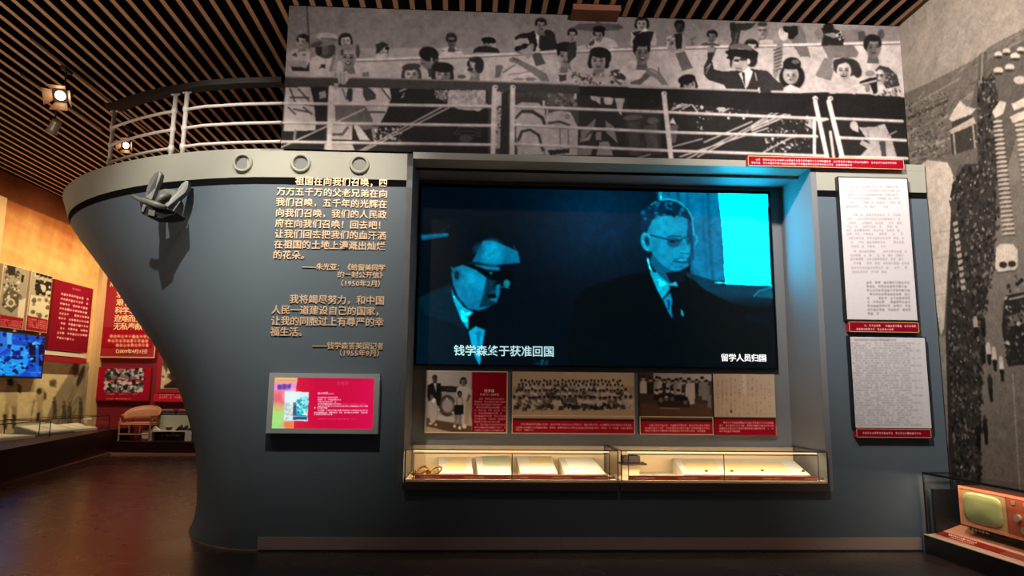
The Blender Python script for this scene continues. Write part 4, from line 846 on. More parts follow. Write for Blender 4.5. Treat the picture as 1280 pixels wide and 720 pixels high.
# ================================================================ deck mural and street mural
mu = empty('deck_mural', (1.27, .29, 3.85), 'wide black and white photo mural of waving passengers along a ship rail', 'mural')
paint_deck_mural().build('printed_sheet', M['print'], mu, .95)
bx('backing_board', M['edge'], mu, -2.15, 4.69, .2865, .30, 3.925, 5.65)
sm = empty('street_mural', (4.70, -1.0, .55), 'huge sepia photo mural of a crowded parade street and gate on the right wall', 'mural')
paint_street_mural().build('printed_sheet', M['print'], sm, .95)
bx('backing_board', M['edge'], sm, 4.6965, 4.709, -2.31, .29, .55, 5.65)

# caption hung across the hull top
def caption(name, label, x0, x1, yb, y0, z0, z1, rows, seed=1, col=(132, 8, 30), group=None, tcol=(226, 190, 190), rim=1):
    t = empty(name, ((x0+x1)/2, yb, z0), label, 'caption board', group)
    bx('board', M['red'], t, x0, x1, y0, yb, z0, z1)
    if rim:
        g = MB(); e = .006; yy = y0-.001
        g.box(x0, x1, yy, y0+.004, z0, z0+e); g.box(x0, x1, yy, y0+.004, z1-e, z1); g.box(x0, x0+e, yy, y0+.004, z0, z1); g.box(x1-e, x1, yy, y0+.004, z0, z1); g.build('edge_line', M['gold'], t)
    k = Canvas((x0+.01, y0-.002, z1-.01), (x1-x0-.02, 0, 0), (0, 0, -(z1-z0-.02)), max(20, int((x1-x0)*150)), max(10, int((z1-z0)*150)), col)
    for i, (fx0, fx1, fz, h) in enumerate(rows):
        p = np.array([[x0+(x1-x0)*fx0, y0, z1-(z1-z0)*fz], [x0+(x1-x0)*fx1, y0, z1-(z1-z0)*fz]]); X, Y = survey(p)
        k.text(X[0], Y[0], X[1], Y[1], h, tcol, seed*10+i, .95)
    k.build('printed_text', M['print'], t); return t
caption('mural_caption', 'long crimson caption strip fixed across the top edge of the hull', 2.745, 4.41, 0, -.06, 3.842, 3.95, [(.05, .97, .38, 3), (.02, .66, .70, 3)], 4)

# ================================================================ big screen in the recess
tv = empty('video_screen', (1.3, .75, 1.74), 'huge black framed video screen showing two men in suits in cyan tones', 'screen')
TX0, TX1, TZ0, TZ1 = -.71, 3.29, 1.77, 3.80
f = MB(); f.box(TX0, TX1, .712, .75, TZ0, TZ1); f.build('back_panel', M['black'], tv)
f = MB()
f.box(TX0, TX1, .69, .712, TZ0, TZ0+.012); f.box(TX0, TX1, .69, .712, TZ1-.035, TZ1); f.box(TX0, TX0+.02, .69, .712, TZ0, TZ1); f.box(TX1-.02, TX1, .69, .712, TZ0, TZ1); f.build('bezel', M['black'], tv)
k = paint_film(); k.build('lit_picture', M['screen'], tv, 1., 9.)
scap = mat('caption_glow', (190, 240, 250), .5, emit=.75); scap2 = mat('caption_glow_white', (235, 238, 240), .5, emit=.8)
def screen_line(txt, px0, px1, py, h, m):
    a, b = on_y(px0, py, .698), on_y(px1, py, .698); put_line(txt, a[0], b[0], a[2]-.36*h*.0088, h*.0088, .697, tv, m, 'subtitle_character')
screen_line('钱学森终于获准回国', 567, 693, 438, 14, scap); screen_line('留学人员归国', 901, 958, 447, 10, scap2)

# ================================================================ photo boards under the screen
def board_canvas(x0, x1, z0, z1, y, bg, nu, nv): return Canvas((x0, y, z1), (x1-x0, 0, 0), (0, 0, -(z1-z0)), nu, nv, bg)
def rim_line(t, x0, x1, z0, z1, y, e=.012):
    g = MB(); g.box(x0, x1, y-.002, y+.003, z0, z0+e); g.box(x0, x1, y-.002, y+.003, z1-e, z1); g.box(x0, x0+e, y-.002, y+.003, z0+e, z1-e); g.box(x1-e, x1, y-.002, y+.003, z0+e, z1-e); g.build('edge_line', M['edge'], t)
BY = .70
zt, zb = on_y(531, 463, BY)[2], on_y(531, 541, BY)[2]; bxs = [on_y(v, 500, BY)[0] for v in (531.5, 634.5, 640, 793, 799, 890.5, 892, 969)]; zm = on_y(700, 518, BY)[2]
t = empty('family_board', ((bxs[0]+bxs[1])/2, .75, zb), 'photo board of a family beside a washing machine with crimson text half', 'photo board', 'photo boards under the screen')
bx('board', M['dark'], t, bxs[0], bxs[1], BY, .75, zb, zt)
k = board_canvas(bxs[0], bxs[1], zb, zt, BY-.004, 150, 150, 120).at(525, 455, 7.575)
k.poly([60, 60, 490, 60, 490, 240, 60, 240], 168); k.grad([525, 455, 640, 455, 640, 550, 525, 550], (190, 184, 172), lambda X, Y: np.exp(-((X-565)/14)**2)*.6)
k.poly([60, 200, 490, 215, 490, 560, 60, 520], 158); k.poly([60, 510, 200, 540, 490, 590, 490, 650, 60, 650], (92, 66, 52)); k.poly([60, 590, 330, 650, 60, 655], (170, 148, 120))
k.poly([190, 208, 360, 212, 355, 268, 180, 262], 36); k.line([250, 235, 320, 240], 6, 90); k.poly([165, 480, 320, 500, 330, 550, 170, 530], 186)
k.ell(258, 395, 80, 102, 62); k.ell(262, 395, 52, 62, 150); k.ell(262, 395, 52, 62, 172, .7, 0, .8)
for a, b in ((255, 330), (180, 432), (308, 460)): k.ell(a, b, 9, 11, 210)
head(k, 140, 138, 24, 34, 70, 40, 0, 'm'); k.poly([72, 200, 130, 175, 195, 185, 205, 300, 190, 360, 185, 400, 80, 360, 68, 300], 26); k.poly([128, 180, 158, 180, 155, 280], 196); k.line([146, 195, 150, 260], 5, 120)
head(k, 410, 165, 26, 36, 120, 26, 0, 'f'); k.poly([350, 225, 400, 208, 470, 220, 490, 290, 470, 400, 490, 585, 400, 580, 380, 400, 340, 290], 190); k.poly([430, 340, 470, 330, 470, 580, 420, 570], (170, 152, 122)); k.poly([460, 280, 485, 300, 450, 360, 440, 350], 90)
head(k, 375, 288, 22, 32, 88, 22, 0, 'm'); k.poly([330, 330, 375, 318, 415, 330, 420, 390, 325, 395], 176); k.line([350, 322, 348, 390], 5, 60); k.line([400, 322, 400, 390], 5, 60); k.poly([328, 385, 415, 385, 410, 478, 325, 482], 26)
k.poly([335, 480, 360, 480, 340, 590, 325, 590], 120); k.poly([370, 480, 395, 480, 385, 600, 370, 600], 120); k.ell(328, 590, 14, 14, 220); k.ell(376, 605, 14, 16, 225); k.ell(420, 590, 22, 22, 214)
head(k, 110, 320, 18, 30, 110, 70, 0, 'm'); k.poly([82, 350, 150, 330, 162, 400, 160, 520, 130, 560, 100, 560, 85, 480], 176); k.ell(130, 345, 16, 24, 230); k.ell(100, 565, 18, 12, 190); k.ell(150, 575, 14, 10, 190)
k.poly([492, 72, 830, 76, 830, 655, 492, 655], (134, 4, 30)); k.grad([525, 455, 640, 455, 640, 550, 525, 550], (164, 12, 34), lambda X, Y: np.where(X > 590, (Y-500)/60, 0))
for i in range(12): k.text(515 if i else 560, 330+i*27, 805-(i*37 % 50 if i % 3 == 2 else 0), 332+i*27, 19, (232, 190, 190), 40+i, .95, .07)
k.noise(3, 10).blur(1).build('printed_picture', M['print'], t); rim_line(t, bxs[0], bxs[1], zb, zt, BY-.004)
tl = mat('printed_white_ink', (236, 200, 196), .6)
def small_line(txt, px0, px1, py, h, par, y, m): a, b = on_y(px0, py, y), on_y(px1, py, y); put_line(txt, a[0], b[0], a[2]-.36*h*.0088, h*.0088, y, par, m, 'title_character')
small_line('钱学森', 605, 618, 488.5, 4.2, t, BY-.0045, tl); small_line('（1911—2009）', 598, 626, 493, 3.4, t, BY-.0045, tl)

t = empty('group_photo_board', ((bxs[2]+bxs[3])/2, .75, zb), 'wide sepia group photo of many seated rows above a crimson caption', 'photo board', 'photo boards under the screen')
bx('board', M['dark'], t, bxs[2], bxs[3], BY, .75, zb, zt)
k = board_canvas(bxs[2], bxs[3], zb, zt, BY-.004, 170, 220, 110).at(635, 455, 7.53)
k.c[:] = (188, 168, 146); k.poly([40, 210, 1190, 210, 1190, 330, 40, 330], (168, 148, 128)); k.poly([40, 430, 1190, 430, 1190, 515, 40, 515], (178, 152, 128))
rg = random.Random(4)
k.speckle([100, 230, 1120, 230, 1170, 420, 60, 440], [50, 36, 190, 150, 70, 110], 420, .8, 2.4, 41)
for row, (y, x0, x1, n, sz) in enumerate(((165, 130, 1060, 28, 15), (200, 100, 1080, 27, 15), (250, 90, 1110, 30, 16), (318, 60, 1150, 24, 19))):
    for i in range(n):
        x = x0+(x1-x0)*i/(n-1)+rg.uniform(-7, 7); yy = y+rg.uniform(-9, 9); v = rg.choice([205, 196, 186, 150, 70] if row < 3 else [200, 186, 90])
        k.poly([x-sz*1.15, yy+sz*2.8, x-sz, yy+sz*1.1, x, yy+sz*.8, x+sz, yy+sz*1.1, x+sz*1.2, yy+sz*2.8], v, .9); k.ell(x, yy, sz*.68, sz*.95, 96); k.ell(x, yy-sz*.5, sz*.72, sz*.6, 36)
for i in range(26):
    x = 70+i*42+rg.uniform(-9, 9); y = 390+rg.uniform(-14, 26); k.poly([x-26, y+30, x-14, y-12, x+16, y-10, x+30, y+24], rg.choice([50, 36, 60, 180, 40]), .85)
k.poly([36, 512, 1195, 520, 1195, 540, 36, 532], 24); k.poly([36, 526, 1195, 535, 1195, 670, 36, 660], (150, 14, 34))
for i, (a, b, y) in enumerate(((120, 1170, 566), (75, 1172, 596), (75, 250, 620))): k.text(a, y, b, y+9*(b-a)/1100, 19, (236, 200, 196), 50+i, .95)
k.noise(3, 11).blur(1).build('printed_picture', M['print'], t)
rim_line(t, bxs[2], bxs[3], zb, zm-.01, BY-.004, .008)

t = empty('meeting_photo_board', ((bxs[4]+bxs[5])/2, .75, zb), 'darker photo of a crowd posing outdoors above a crimson caption', 'photo board', 'photo boards under the screen')
bx('board', M['dark'], t, bxs[4], bxs[5], BY, .75, zb, zt)
k = board_canvas(bxs[4], bxs[5], zb, zt, BY-.004, 60, 130, 110).at(790, 460, 6.737)
k.c[:] = (70, 56, 48); k.poly([180, 40, 670, 50, 668, 110, 180, 90], 176); k.poly([75, 300, 670, 300, 670, 435, 75, 430], (88, 64, 52)); k.grad([790, 460, 900, 460, 900, 560, 790, 560], (140, 116, 96), lambda X, Y: np.where(Y > 505, .5*np.exp(-((X-830)/14)**2), 0))
for x, y, s_, v in ((95, 85, 26, 200), (155, 100, 24, 40), (210, 90, 26, 150), (235, 95, 22, 190), (275, 110, 22, 40), (310, 105, 24, 170), (345, 120, 24, 40), (375, 110, 28, 150), (410, 100, 24, 180), (440, 120, 22, 60), (480, 105, 28, 196), (545, 110, 22, 40), (590, 95, 28, 130), (625, 120, 26, 120)):
    k.poly([x-s_*1.1, y+s_*5, x-s_, y+s_*1.1, x, y+s_*.6, x+s_, y+s_*1.1, x+s_*1.1, y+s_*5], v, .95); k.ell(x, y, s_*.6, s_*.75, 165); k.ell(x, y-s_*.45, s_*.62, s_*.45, 34)
for x, y, s_, v in ((210, 200, 30, 200), (245, 190, 26, 190), (300, 185, 26, 180), (340, 195, 26, 190), (390, 200, 28, 176), (430, 210, 26, 150)):
    k.poly([x-s_, y+s_*2.4, x-s_*.8, y+s_*.9, x+s_*.8, y+s_*.9, x+s_, y+s_*2.4], 36); k.ell(x, y, s_*.6, s_*.75, v); k.ell(x, y-s_*.45, s_*.6, s_*.4, 36)
k.ell(243, 270, 20, 22, 225); k.ell(290, 258, 18, 22, 205); k.ell(340, 260, 18, 18, 190); k.ell(450, 290, 18, 16, 220); k.poly([200, 250, 480, 240, 480, 330, 220, 330], 30, .6); k.line([240, 338, 400, 344], 6, 170); k.poly([470, 130, 530, 120, 530, 300, 490, 310, 470, 250], 186); k.poly([580, 130, 635, 120, 640, 270, 590, 270], 128); k.poly([630, 220, 668, 230, 668, 340, 640, 330], 120)
k.poly([70, 434, 690, 438, 690, 452, 70, 446], 24); k.poly([70, 446, 690, 452, 690, 575, 70, 570], (150, 14, 34))
for i, (a, b) in enumerate(((145, 655), (108, 655), (108, 640))): k.text(a, 482+i*23, b, 484+i*23, 18, (236, 200, 196), 60+i, .95)
k.noise(3, 12).blur(1).build('printed_picture', M['print'], t); rim_line(t, bxs[4], bxs[5], zb, zm-.012, BY-.004, .008)

t = empty('letter_photo_board', ((bxs[6]+bxs[7])/2, .75, zb), 'board with an old yellowed handwritten letter above a crimson caption', 'photo board', 'photo boards under the screen')
bx('board', M['dark'], t, bxs[6], bxs[7], BY, .75, zb, zt)
k = board_canvas(bxs[6], bxs[7], zb, zt, BY-.004, 60, 110, 110).at(790, 460, 6.737)
k.c[:] = (176, 154, 134); k.poly([930, 40, 960, 40, 965, 410, 935, 410], (190, 168, 146)); k.poly([700, 230, 1200, 240, 1200, 415, 700, 410], (184, 160, 136))
for i in range(13):
    x = 725+i*36; rr = random.Random(i)
    for y in range(90, 400, 9):
        if rr.random() < (.6 if i < 5 else .28): k.ell(x+rr.uniform(-3, 3), y, 4, 3.5, (96, 80, 70), .75)
k.ell(835, 365, 8, 16, (60, 40, 36)); k.poly([690, 412, 1210, 420, 1210, 434, 690, 428], 24); k.poly([690, 426, 1212, 432, 1212, 572, 690, 568], (140, 8, 28))
for i, (a, b) in enumerate(((768, 1185), (735, 1185), (735, 1185), (735, 905))): k.text(a, 460+i*24, b, 462+i*24, 18, (236, 196, 190), 70+i, .95)
k.noise(2.5, 13).blur(1).build('printed_picture', M['print'], t)
# ================================================================ handwritten sheets on the right of the hull
def sheet(name, label, x0, x1, z0, z1, paint, cap_rows, cz0, cz1, cx0, cx1, cl, seed):
    t = empty(name, ((x0+x1)/2, 0, z0), label, 'document board', 'document boards on the hull')
    bx('board', M['dark'], t, x0-.012, x1+.012, -.055, 0, z0-.012, z1+.012)
    k = Canvas((x0, -.058, z1), (x1-x0, 0, 0), (0, 0, -(z1-z0)), int((x1-x0)*170), int((z1-z0)*170), (198, 192, 196)); paint(k); k.noise(2.2, seed).blur(1).build('printed_sheet', M['print'], t)
    caption('sheet_caption', cl, cx0, cx1, 0, -.06, cz0, cz1, cap_rows, seed, group='captions under the document boards')
def p_letter(k):
    k.at(1040, 215, 3.508); rr = random.Random(8); ink = (140, 132, 136)
    k.poly([20, 28, 320, 28, 372, 645, 68, 640], (202, 196, 200)); rows = [(65, 80, 295), (82, 50, 300), (100, 55, 290), (116, 60, 300), (134, 55, 300), (152, 60, 250), (188, 90, 305), (206, 65, 305), (224, 60, 310), (240, 65, 310), (256, 62, 312), (272, 65, 312), (290, 70, 315), (308, 70, 318), (326, 72, 245), (348, 95, 325), (366, 80, 325), (382, 80, 328), (400, 82, 340), (420, 84, 340), (438, 88, 245)]
    k.text(110, 36, 190, 36, 9, ink, 3, .6)
    for i, (y, a, b) in enumerate(rows): k.text(a, y, b, y, 12, ink, i, .75, .3); k.line([a, y+8, b, y+8], 1.2, (184, 178, 184), .6)
    for i in range(9): k.text(150+i*.8, 485+i*17, (345 if i < 8 else 205), 485+i*17, 13, (120, 112, 118), 40+i, .85, .15)
def p_table(k):
    k.at(1020, 200, 2); rr = random.Random(9)
    k.c[:] = (200, 196, 200)
    for i in range(34): k.text(88+i*.35, 458+i*6.2, (235 if i % 3 else 262)+i*.2, 458+i*6.2, 4, (128, 122, 128), 80+i, .75, .25); k.line([86+i*.35, 461+i*6.2, 262+i*.3, 461+i*6.2], .8, (170, 166, 172), .6)
    for i in range(7): k.line([100+i*24, 450, 110+i*24, 668], .9, (160, 156, 162), .7)
    k.text(95, 450, 200, 450, 6, (110, 104, 110), 7, .8)
sheet('letter_sheet', 'tall handwritten letter board crossing the black stripe right of the screen', 3.70, 4.43, 2.255, 3.74, p_letter, [(.22, .96, .38, 3), (.10, .62, .72, 3)], 2.128, 2.233, 3.712, 4.436, 'crimson caption directly under the tall handwritten letter', 21)
sheet('list_sheet', 'shorter board of a ruled handwritten list, lower right of the screen', 3.718, 4.49, 1.18, 2.078, p_table, [(.08, .85, .5, 3)], 1.085, 1.172, 3.722, 4.48, 'crimson caption directly under the ruled handwritten list', 22)

# ================================================================ showcases in the recess
def edge_bar(mb, p, q, r=.005): mb.tube([p, q], r, 6)
def showcase(name, label, x0, x1):
    t = empty(name, ((x0+x1)/2, .2, .56), label, 'showcase', 'glass showcases in the recess')
    bx('base', M['caseedge'], t, x0, x1, -.055, .74, .563, .640); bx('case_floor', M['cream'], t, x0+.01, x1-.01, -.03, .74, .641, .660)
    bx('back_lining', M['cream'], t, x0+.01, x1-.01, .70, .745, .661, .925)
    bx('glass_front', M['glass'], t, x0+.004, x1-.004, -.05, -.044, .642, .936); bx('glass_top', M['glass'], t, x0+.004, x1-.004, -.05, .745, .937, .943)
    bx('glass_side', M['glass'], t, x0+.001, x0+.006, -.044, .745, .642, .936); bx('glass_side', M['glass'], t, x1-.006, x1-.001, -.044, .745, .642, .936)
    s = MB()
    for a, b in (((x0+.008, -.05, .94), (x1-.008, -.05, .94)), ((x0+.008, -.05, .645), (x0+.008, -.05, .94)), ((x1-.008, -.05, .645), (x1-.008, -.05, .94)), ((x0+.008, .73, .94), (x0+.008, -.05, .94)), ((x1-.008, .73, .94), (x1-.008, -.05, .94))): edge_bar(s, a, b, .0055)
    s.build('edge_seam', M['seam'], t)
    s = MB(); xm = (x0+x1)/2; i0, i1 = x0+.085, x1-.085
    for a, b in (((i0, -.02, .905), (i1, -.02, .905)), ((i0, -.02, .66), (i0, -.02, .905)), ((i1, -.02, .66), (i1, -.02, .905)), ((xm, -.02, .66), (xm, -.02, .905))): edge_bar(s, a, b, .0045)
    s.build('inner_frame', M['seam'], t)
    bx('label_rail', M['pinklabel'], t, i0+.01, i1-.01, .00, .03, .661, .70)
    for j in range(5):
        xx = i0+.06+j*(i1-i0-.2)/4; k = Canvas((xx, -.0015, .692), (.2, 0, 0), (0, 0, -.024), 40, 8, (190, 120, 108)); X, Y = survey(np.array([[xx+.02, 0, .68], [xx+.18, 0, .68]])); k.text(X[0], Y[0], X[1], Y[1], 2.2, (230, 190, 170), j, .8); k.build('label_card', M['print'], t)
    bx('light_strip', M['ledglow'], t, i0, i1, .0, .03, .919, .926)
    area('case_light', ((x0+x1)/2, .06, .912), ((x0+x1)/2, .26, .6), 9.5, (x1-x0)*.9, .05, (1, .75, .48))
    return t
showcase('glass_showcase', 'left glass showcase in the recess, with bronze relic and open books', -.705, 1.355)
showcase('glass_showcase', 'right glass showcase in the recess, with sloping board of papers', 1.372, 3.425)
# slanted stands with papers in them
def slab(name, px, m, ya, za, slope, th=.012, parent=None):
    """a sheet lying on the slope z = za + slope*(y-ya), outline from photographed points"""
    P = []
    for x, y in px:
        d = ray(x, y); t_ = (za+slope*(CAMP[1]-ya)-CAMP[2])/(d[2]-slope*d[1]); P.append(Vector(CAMP+d*t_))
    return MB().prism(P, (0, 0, -th)).build(name, m, parent), P
def stand(label, px, lift, group, doc=None, docm='agedpaper', cat='open document', shade='white'):
    t = empty('document_stand', (0, 0, .66), label, cat, group)
    ya, za, sl_ = .05, .70, .22
    o, P = slab('sheet_board', px, M[shade], ya, za, sl_, .008)
    cx = sum(p.x for p in P)/4; t.location = (cx, P[0].y, .66)
    bpy.context.view_layer.update(); o.parent = t; o.location -= t.location
    side = MB().prism([P[0], P[3], Vector((P[3].x, P[3].y, .661)), Vector((P[0].x, P[0].y, .661))], (.004, 0, 0)); side.build('side_support', M[shade], t)
    if doc: d_, _ = slab('paper_sheet', doc, M[docm], ya, za+.004, sl_, .003); d_.parent = t; d_.location -= t.location
    return t, P
G1 = 'open books in the left showcase'
stand('pale page on a low slope beside the bronze relic', [(549, 592), (591, 592), (589, 571), (547, 571)], 0, G1, [(557, 588), (583, 588), (583, 572), (557, 572)])
stand('white folder with greenish cover, second from left in the showcase', [(598, 595), (639, 595), (637, 569), (594, 571)], 0, G1, [(605, 583), (639, 583), (636, 570), (602, 570)], 'greenwhite')
stand('cream booklet open on slope just right of the left case centre bar', [(651, 592), (697, 592), (689, 570), (645, 570)], 0, G1, [(662, 579), (690, 579), (688, 571), (660, 571)])
stand('widest white open booklet at the right end of the left showcase', [(706, 593), (757, 593), (742, 572), (698, 572)], 0, G1, [(712, 585), (750, 585), (740, 573), (706, 573)], 'paper')
t, P = stand('long sloping white board carrying two pale documents in the right showcase', [(855, 593), (1013, 594), (990, 574), (840, 573)], 0, 'papers in the right showcase', [(860, 588), (900, 588), (894, 576), (852, 576)], 'agedpaper', 'document display')
d_, _ = slab('paper_sheet', [(906, 589), (990, 590), (975, 577), (902, 577)], M['agedpaper'], .05, .704, .22, .003); d_.parent = t; d_.location -= t.location
for a in ((883, 588), (915, 588), (953, 587.5), (1004, 588)):
    d_, _ = slab('metal_clip', [(a[0]-2, a[1]+.8), (a[0]+2, a[1]+.8), (a[0]+2, a[1]-.8), (a[0]-2, a[1]-.8)], M['bronze'], .05, .712, .22, .006); d_.parent = t; d_.location -= t.location
for i, (px, lb) in enumerate((([(786, 597), (818, 597), (812, 592), (784, 592)], 'thin white paper lying flat at the left of the right showcase'), ([(822, 597), (848, 595), (842, 590), (818, 591)], 'small second white paper lying beside the sloping board'))):
    o, P = slab('loose_paper', px, M['paper'], .1, .664, 0, .003); tag(o, lb, 'paper', 'papers in the right showcase')
# bronze relic: coiled ornament on four feet
br = empty('bronze_relic', (-.50, .12, .662), 'small dark golden bronze ornament at the far left of the showcases', 'ornament')
c0 = on_y(536, 578, .12); zz = .70
for sx in (-1, 1):
    MB().tube([(c0[0]+sx*.07+.055*math.cos(a), .12+.03*math.sin(a), zz+.028+.035*math.sin(a*1.0+.6)) for a in [i*2*math.pi/14 for i in range(15)]], .011, 8).build('coil', M['bronze'], br, smooth=True)
MB().tube([(c0[0]-.17, .12, zz-.005), (c0[0]-.08, .1, zz-.022), (c0[0], .1, zz-.028), (c0[0]+.09, .1, zz-.022), (c0[0]+.17, .12, zz-.01)], [.008, .016, .018, .016, .008], 8).build('body', M['bronze'], br, smooth=True)
MB().ball((c0[0], .11, zz+.01), .025, .02, .04).build('head', M['bronze'], br, smooth=True)
for sx in (-.1, .1): MB().tube([(c0[0]+sx, .1, zz-.02), (c0[0]+sx*1.2, .1, .664)], .009, 6).build('foot', M['bronze'], br)
st = bx('relic_plinth', M['cream'], None, c0[0]-.16, c0[0]+.2, .03, .10, .661, .675); tag(st, 'low cream plate in front of the bronze relic', 'plate')
# small camera-like leather box on a bracket
cb = empty('leather_case', (1.47, .35, .66), 'dark leather box at the left end of the right showcase', 'box')
P = [on_y(v, 570, .35) for v in (778, 799)]
bx('box_body', M['hide'], cb, P[0][0], P[1][0], .3, .46, .79, .86, bevel=.008); bx('lid_flange', M['hide'], cb, P[0][0]-.03, P[1][0]+.06, .27, .48, .772, .788); bx('bracket_stem', M['cream'], cb, P[0][0], P[1][0], .36, .40, .661, .771)

# ================================================================ right showcase with television
rc_ = empty('television_showcase', (4.53, -1.3, 0), 'low black plinth with glass cover holding the old television', 'showcase')
X0, X1, Y0, Y1 = 4.36, 4.694, -2.6, -.06
bx('plinth', M['dark'], rc_, X0-.03, X1, Y0, Y1, 0, .165)
bx('plinth_edge', M['edge'], rc_, X0-.035, X1, Y0, Y1+.002, .166, .172)
bx('glass_front', M['glass'], rc_, X0, X0+.006, Y0, Y1, .173, .745); bx('glass_top', M['glass'], rc_, X0, X1, Y0, Y1, .746, .753); bx('glass_end', M['glass'], rc_, X0+.007, X1, Y1-.008, Y1-.002, .173, .745)
s = MB(); s.box(X0-.004, X0+.010, Y0, Y1, .738, .757); s.box(X0-.004, X0+.008, Y1-.016, Y1, .173, .75); s.box(X0, X1, Y1-.012, Y1, .742, .755); s.build('edge_seam', M['seam'], rc_)
bx('dark_backing', M['dark'], rc_, 4.675, 4.693, Y0, Y1-.02, .173, .66); bx('dark_end_block', M['dark'], rc_, X0+.06, 4.674, Y1-.06, Y1-.02, .173, .60)
# sloping pink board and its red label strip
bd = MB(); bd.prism([(X0+.03, -.09, .176), (4.66, -.09, .27), (4.66, -.09, .174)], (0, -2.4, 0)); bd.build('sloping_board', mat('salmon_board', (206, 140, 108), .6), rc_)
sx_, sz_ = .30, .094
def on_board(u, y, h=.003): return (X0+.03+u*sx_, y, .176+u*sz_+h)
P = [on_board(.06, -.12), on_board(.30, -.12), on_board(.30, -1.6), on_board(.06, -1.6)]
MB().prism(P, (0, 0, .002)).build('label_strip', mat('wine_label', (118, 32, 34), .5), rc_)
k = Canvas(on_board(.30, -.2, .0065), (0, -.75, 0), (np.array(on_board(.06, 0))-np.array(on_board(.30, 0))), 90, 12, (118, 32, 34))
X, Y = survey(np.array([on_board(.22, -.24), on_board(.22, -.62), on_board(.12, -.30), on_board(.12, -.62)]))
k.text(X[0], Y[0], X[1], Y[1], 2.6, (240, 200, 180), 5, 1); k.text(X[2], Y[2], X[3], Y[3], 2.2, (240, 200, 180), 6, .9); k.build('printed_text', M['print'], rc_)
_l = area('case_light', (4.42, -1.1, .733), (4.42, -1.1, .3), 9, .03, 2.0, (1, .74, .48)); _l.data.energy = 6.5; _l.rotation_euler = (0, R(10), 0)
tvs = empty('old_television', (4.56, -.85, .27), 'old brown wooden television set with greenish rounded picture tube', 'television')
FX = 4.50; ty0, ty1, tz0, tz1 = -1.36, -.37, .325, .672
bx('cabinet', M['wood'], tvs, FX+.01, 4.67, ty0, ty1, tz0, tz1, bevel=.012)
f = MB(); e = .022
f.box(FX-.006, FX+.012, ty0, ty1, tz0, tz0+e); f.box(FX-.006, FX+.012, ty0, ty1, tz1-e, tz1); f.box(FX-.006, FX+.012, ty0, ty0+e, tz0+e, tz1-e); f.box(FX-.006, FX+.012, ty1-e, ty1, tz0+e, tz1-e)
f.build('front_moulding', mat('salmon_wood_trim', (206, 126, 92), .4), tvs)
bx('screen_surround', mat('tan_surround', (164, 136, 96), .5), tvs, FX, FX+.0095, -.95, ty1-e, tz0+e, tz1-e)
P = []
cy, cz, ry, rz = -.665, (tz0+tz1)/2, .245, .136
for j in range(7):
    s_ = 1-j/6*.999; row = []
    for i in range(36):
        a = 2*math.pi*i/36; ca, sa = math.cos(a), math.sin(a); q_ = (abs(ca)**4.5+abs(sa)**4.5)**(-1/4.5)
        row.append((FX-.004-.022*(1-s_**2), cy+ry*ca*q_*s_, cz+rz*sa*q_*s_))
    P.append(row)
MB().grid([[(FX+.005, p[1], p[2]) for p in P[0]]]+P, True).build('picture_tube', M['crt'], tvs, smooth=True)
bx('control_panel', mat('red_brown_panel', (150, 72, 50), .4), tvs, FX-.002, FX+.0095, -1.33, -.97, tz0+e, tz1-e)
for y_ in (-1.05, -1.18):
    bx('channel_badge', M['knob'], tvs, FX-.010, FX-.0025, y_-.02, y_+.02, .60, .63)
for i, (y_, z_) in enumerate(((-1.10, .50), (-1.24, .50), (-1.17, .41))): MB().tube([(FX-.03, y_, z_), (FX-.002, y_, z_)], .03, 16).build('knob', M['knob'], tvs)
bx('lower_chassis', M['dark'], tvs, FX+.02, 4.66, ty0+.08, ty1-.08, .285, .324)
for i in range(6): MB().tube([(FX-.0, -.47-i*.045, .303), (FX+.02, -.47-i*.045, .303)], .012, 12).build('button', M['knob'], tvs)
for y_ in (ty1-.12, ty0+.12): bx('foot', M['wood'], tvs, FX+.04, 4.64, y_-.02, y_+.02, .262, .2845)

# ================================================================ left hall
# sunset wall print with pilaster
lm = empty('sunset_mural', (-9.33, 6.8, .57), 'orange sunset cloud mural with climbers printed on the left wall', 'mural')
paint_sunset_wall().build('printed_sheet', M['print'], lm)
bx('backing_board', M['edge'], lm, -9.338, -9.328, 3.0, 10.58, .57, 5.64)
pl = bx('pale_wall_panel', M['beige'], None, -9.32, -9.20, 3.2, 6.62, 2.15, 5.1); tag(pl, 'plain beige panel at the left picture edge above the photos', 'wall panel')
bx('trim_1', M['beige'], None, -9.325, -9.22, 10.28, 10.60, .3, 4.55)['kind'] = 'structure'
def lbox(name, m, par, y0, y1, z0, z1, x=-9.15, xb=-9.32): return bx(name, m, par, xb, x, y0, y1, z0, z1)
def lcanvas(y0, y1, z0, z1, bg, nu, nv, x=-9.147): return Canvas((x, y0, z1), (0, y1-y0, 0), (0, 0, -(z1-z0)), nu, nv, bg)
t = empty('left_photo_board', (-9.2, 7.05, 2.62), 'leftmost black and white photo board on the left wall with red caption', 'photo board', 'boards on the left wall')
lbox('board', M['edge'], t, 6.66, 7.42, 2.62, 3.83)
k = lcanvas(6.68, 7.41, 2.63, 3.82, 150, 70, 130).at(0, 290, 5.536)
k.c[:] = (150, 142, 122); k.poly([20, 440, 60, 380, 150, 440, 140, 500, 80, 560, 20, 520], (84, 78, 66)); k.speckle([30, 220, 140, 240, 150, 520, 20, 520], [(60, 54, 46), (200, 192, 168), (110, 100, 84)], 130, .6, 2, 51); k.poly([50, 230, 110, 235, 100, 300, 60, 300], (46, 42, 36)); k.poly([150, 295, 168, 300, 160, 350, 145, 345], (40, 36, 32)); k.ell(75, 490, 30, 30, (196, 186, 160)); k.ell(75, 490, 18, 18, (110, 100, 84)); k.poly([130, 480, 190, 450, 185, 600, 120, 590], (206, 196, 170))
k.poly([0, 570, 200, 605, 200, 700, 0, 680], (142, 22, 36))
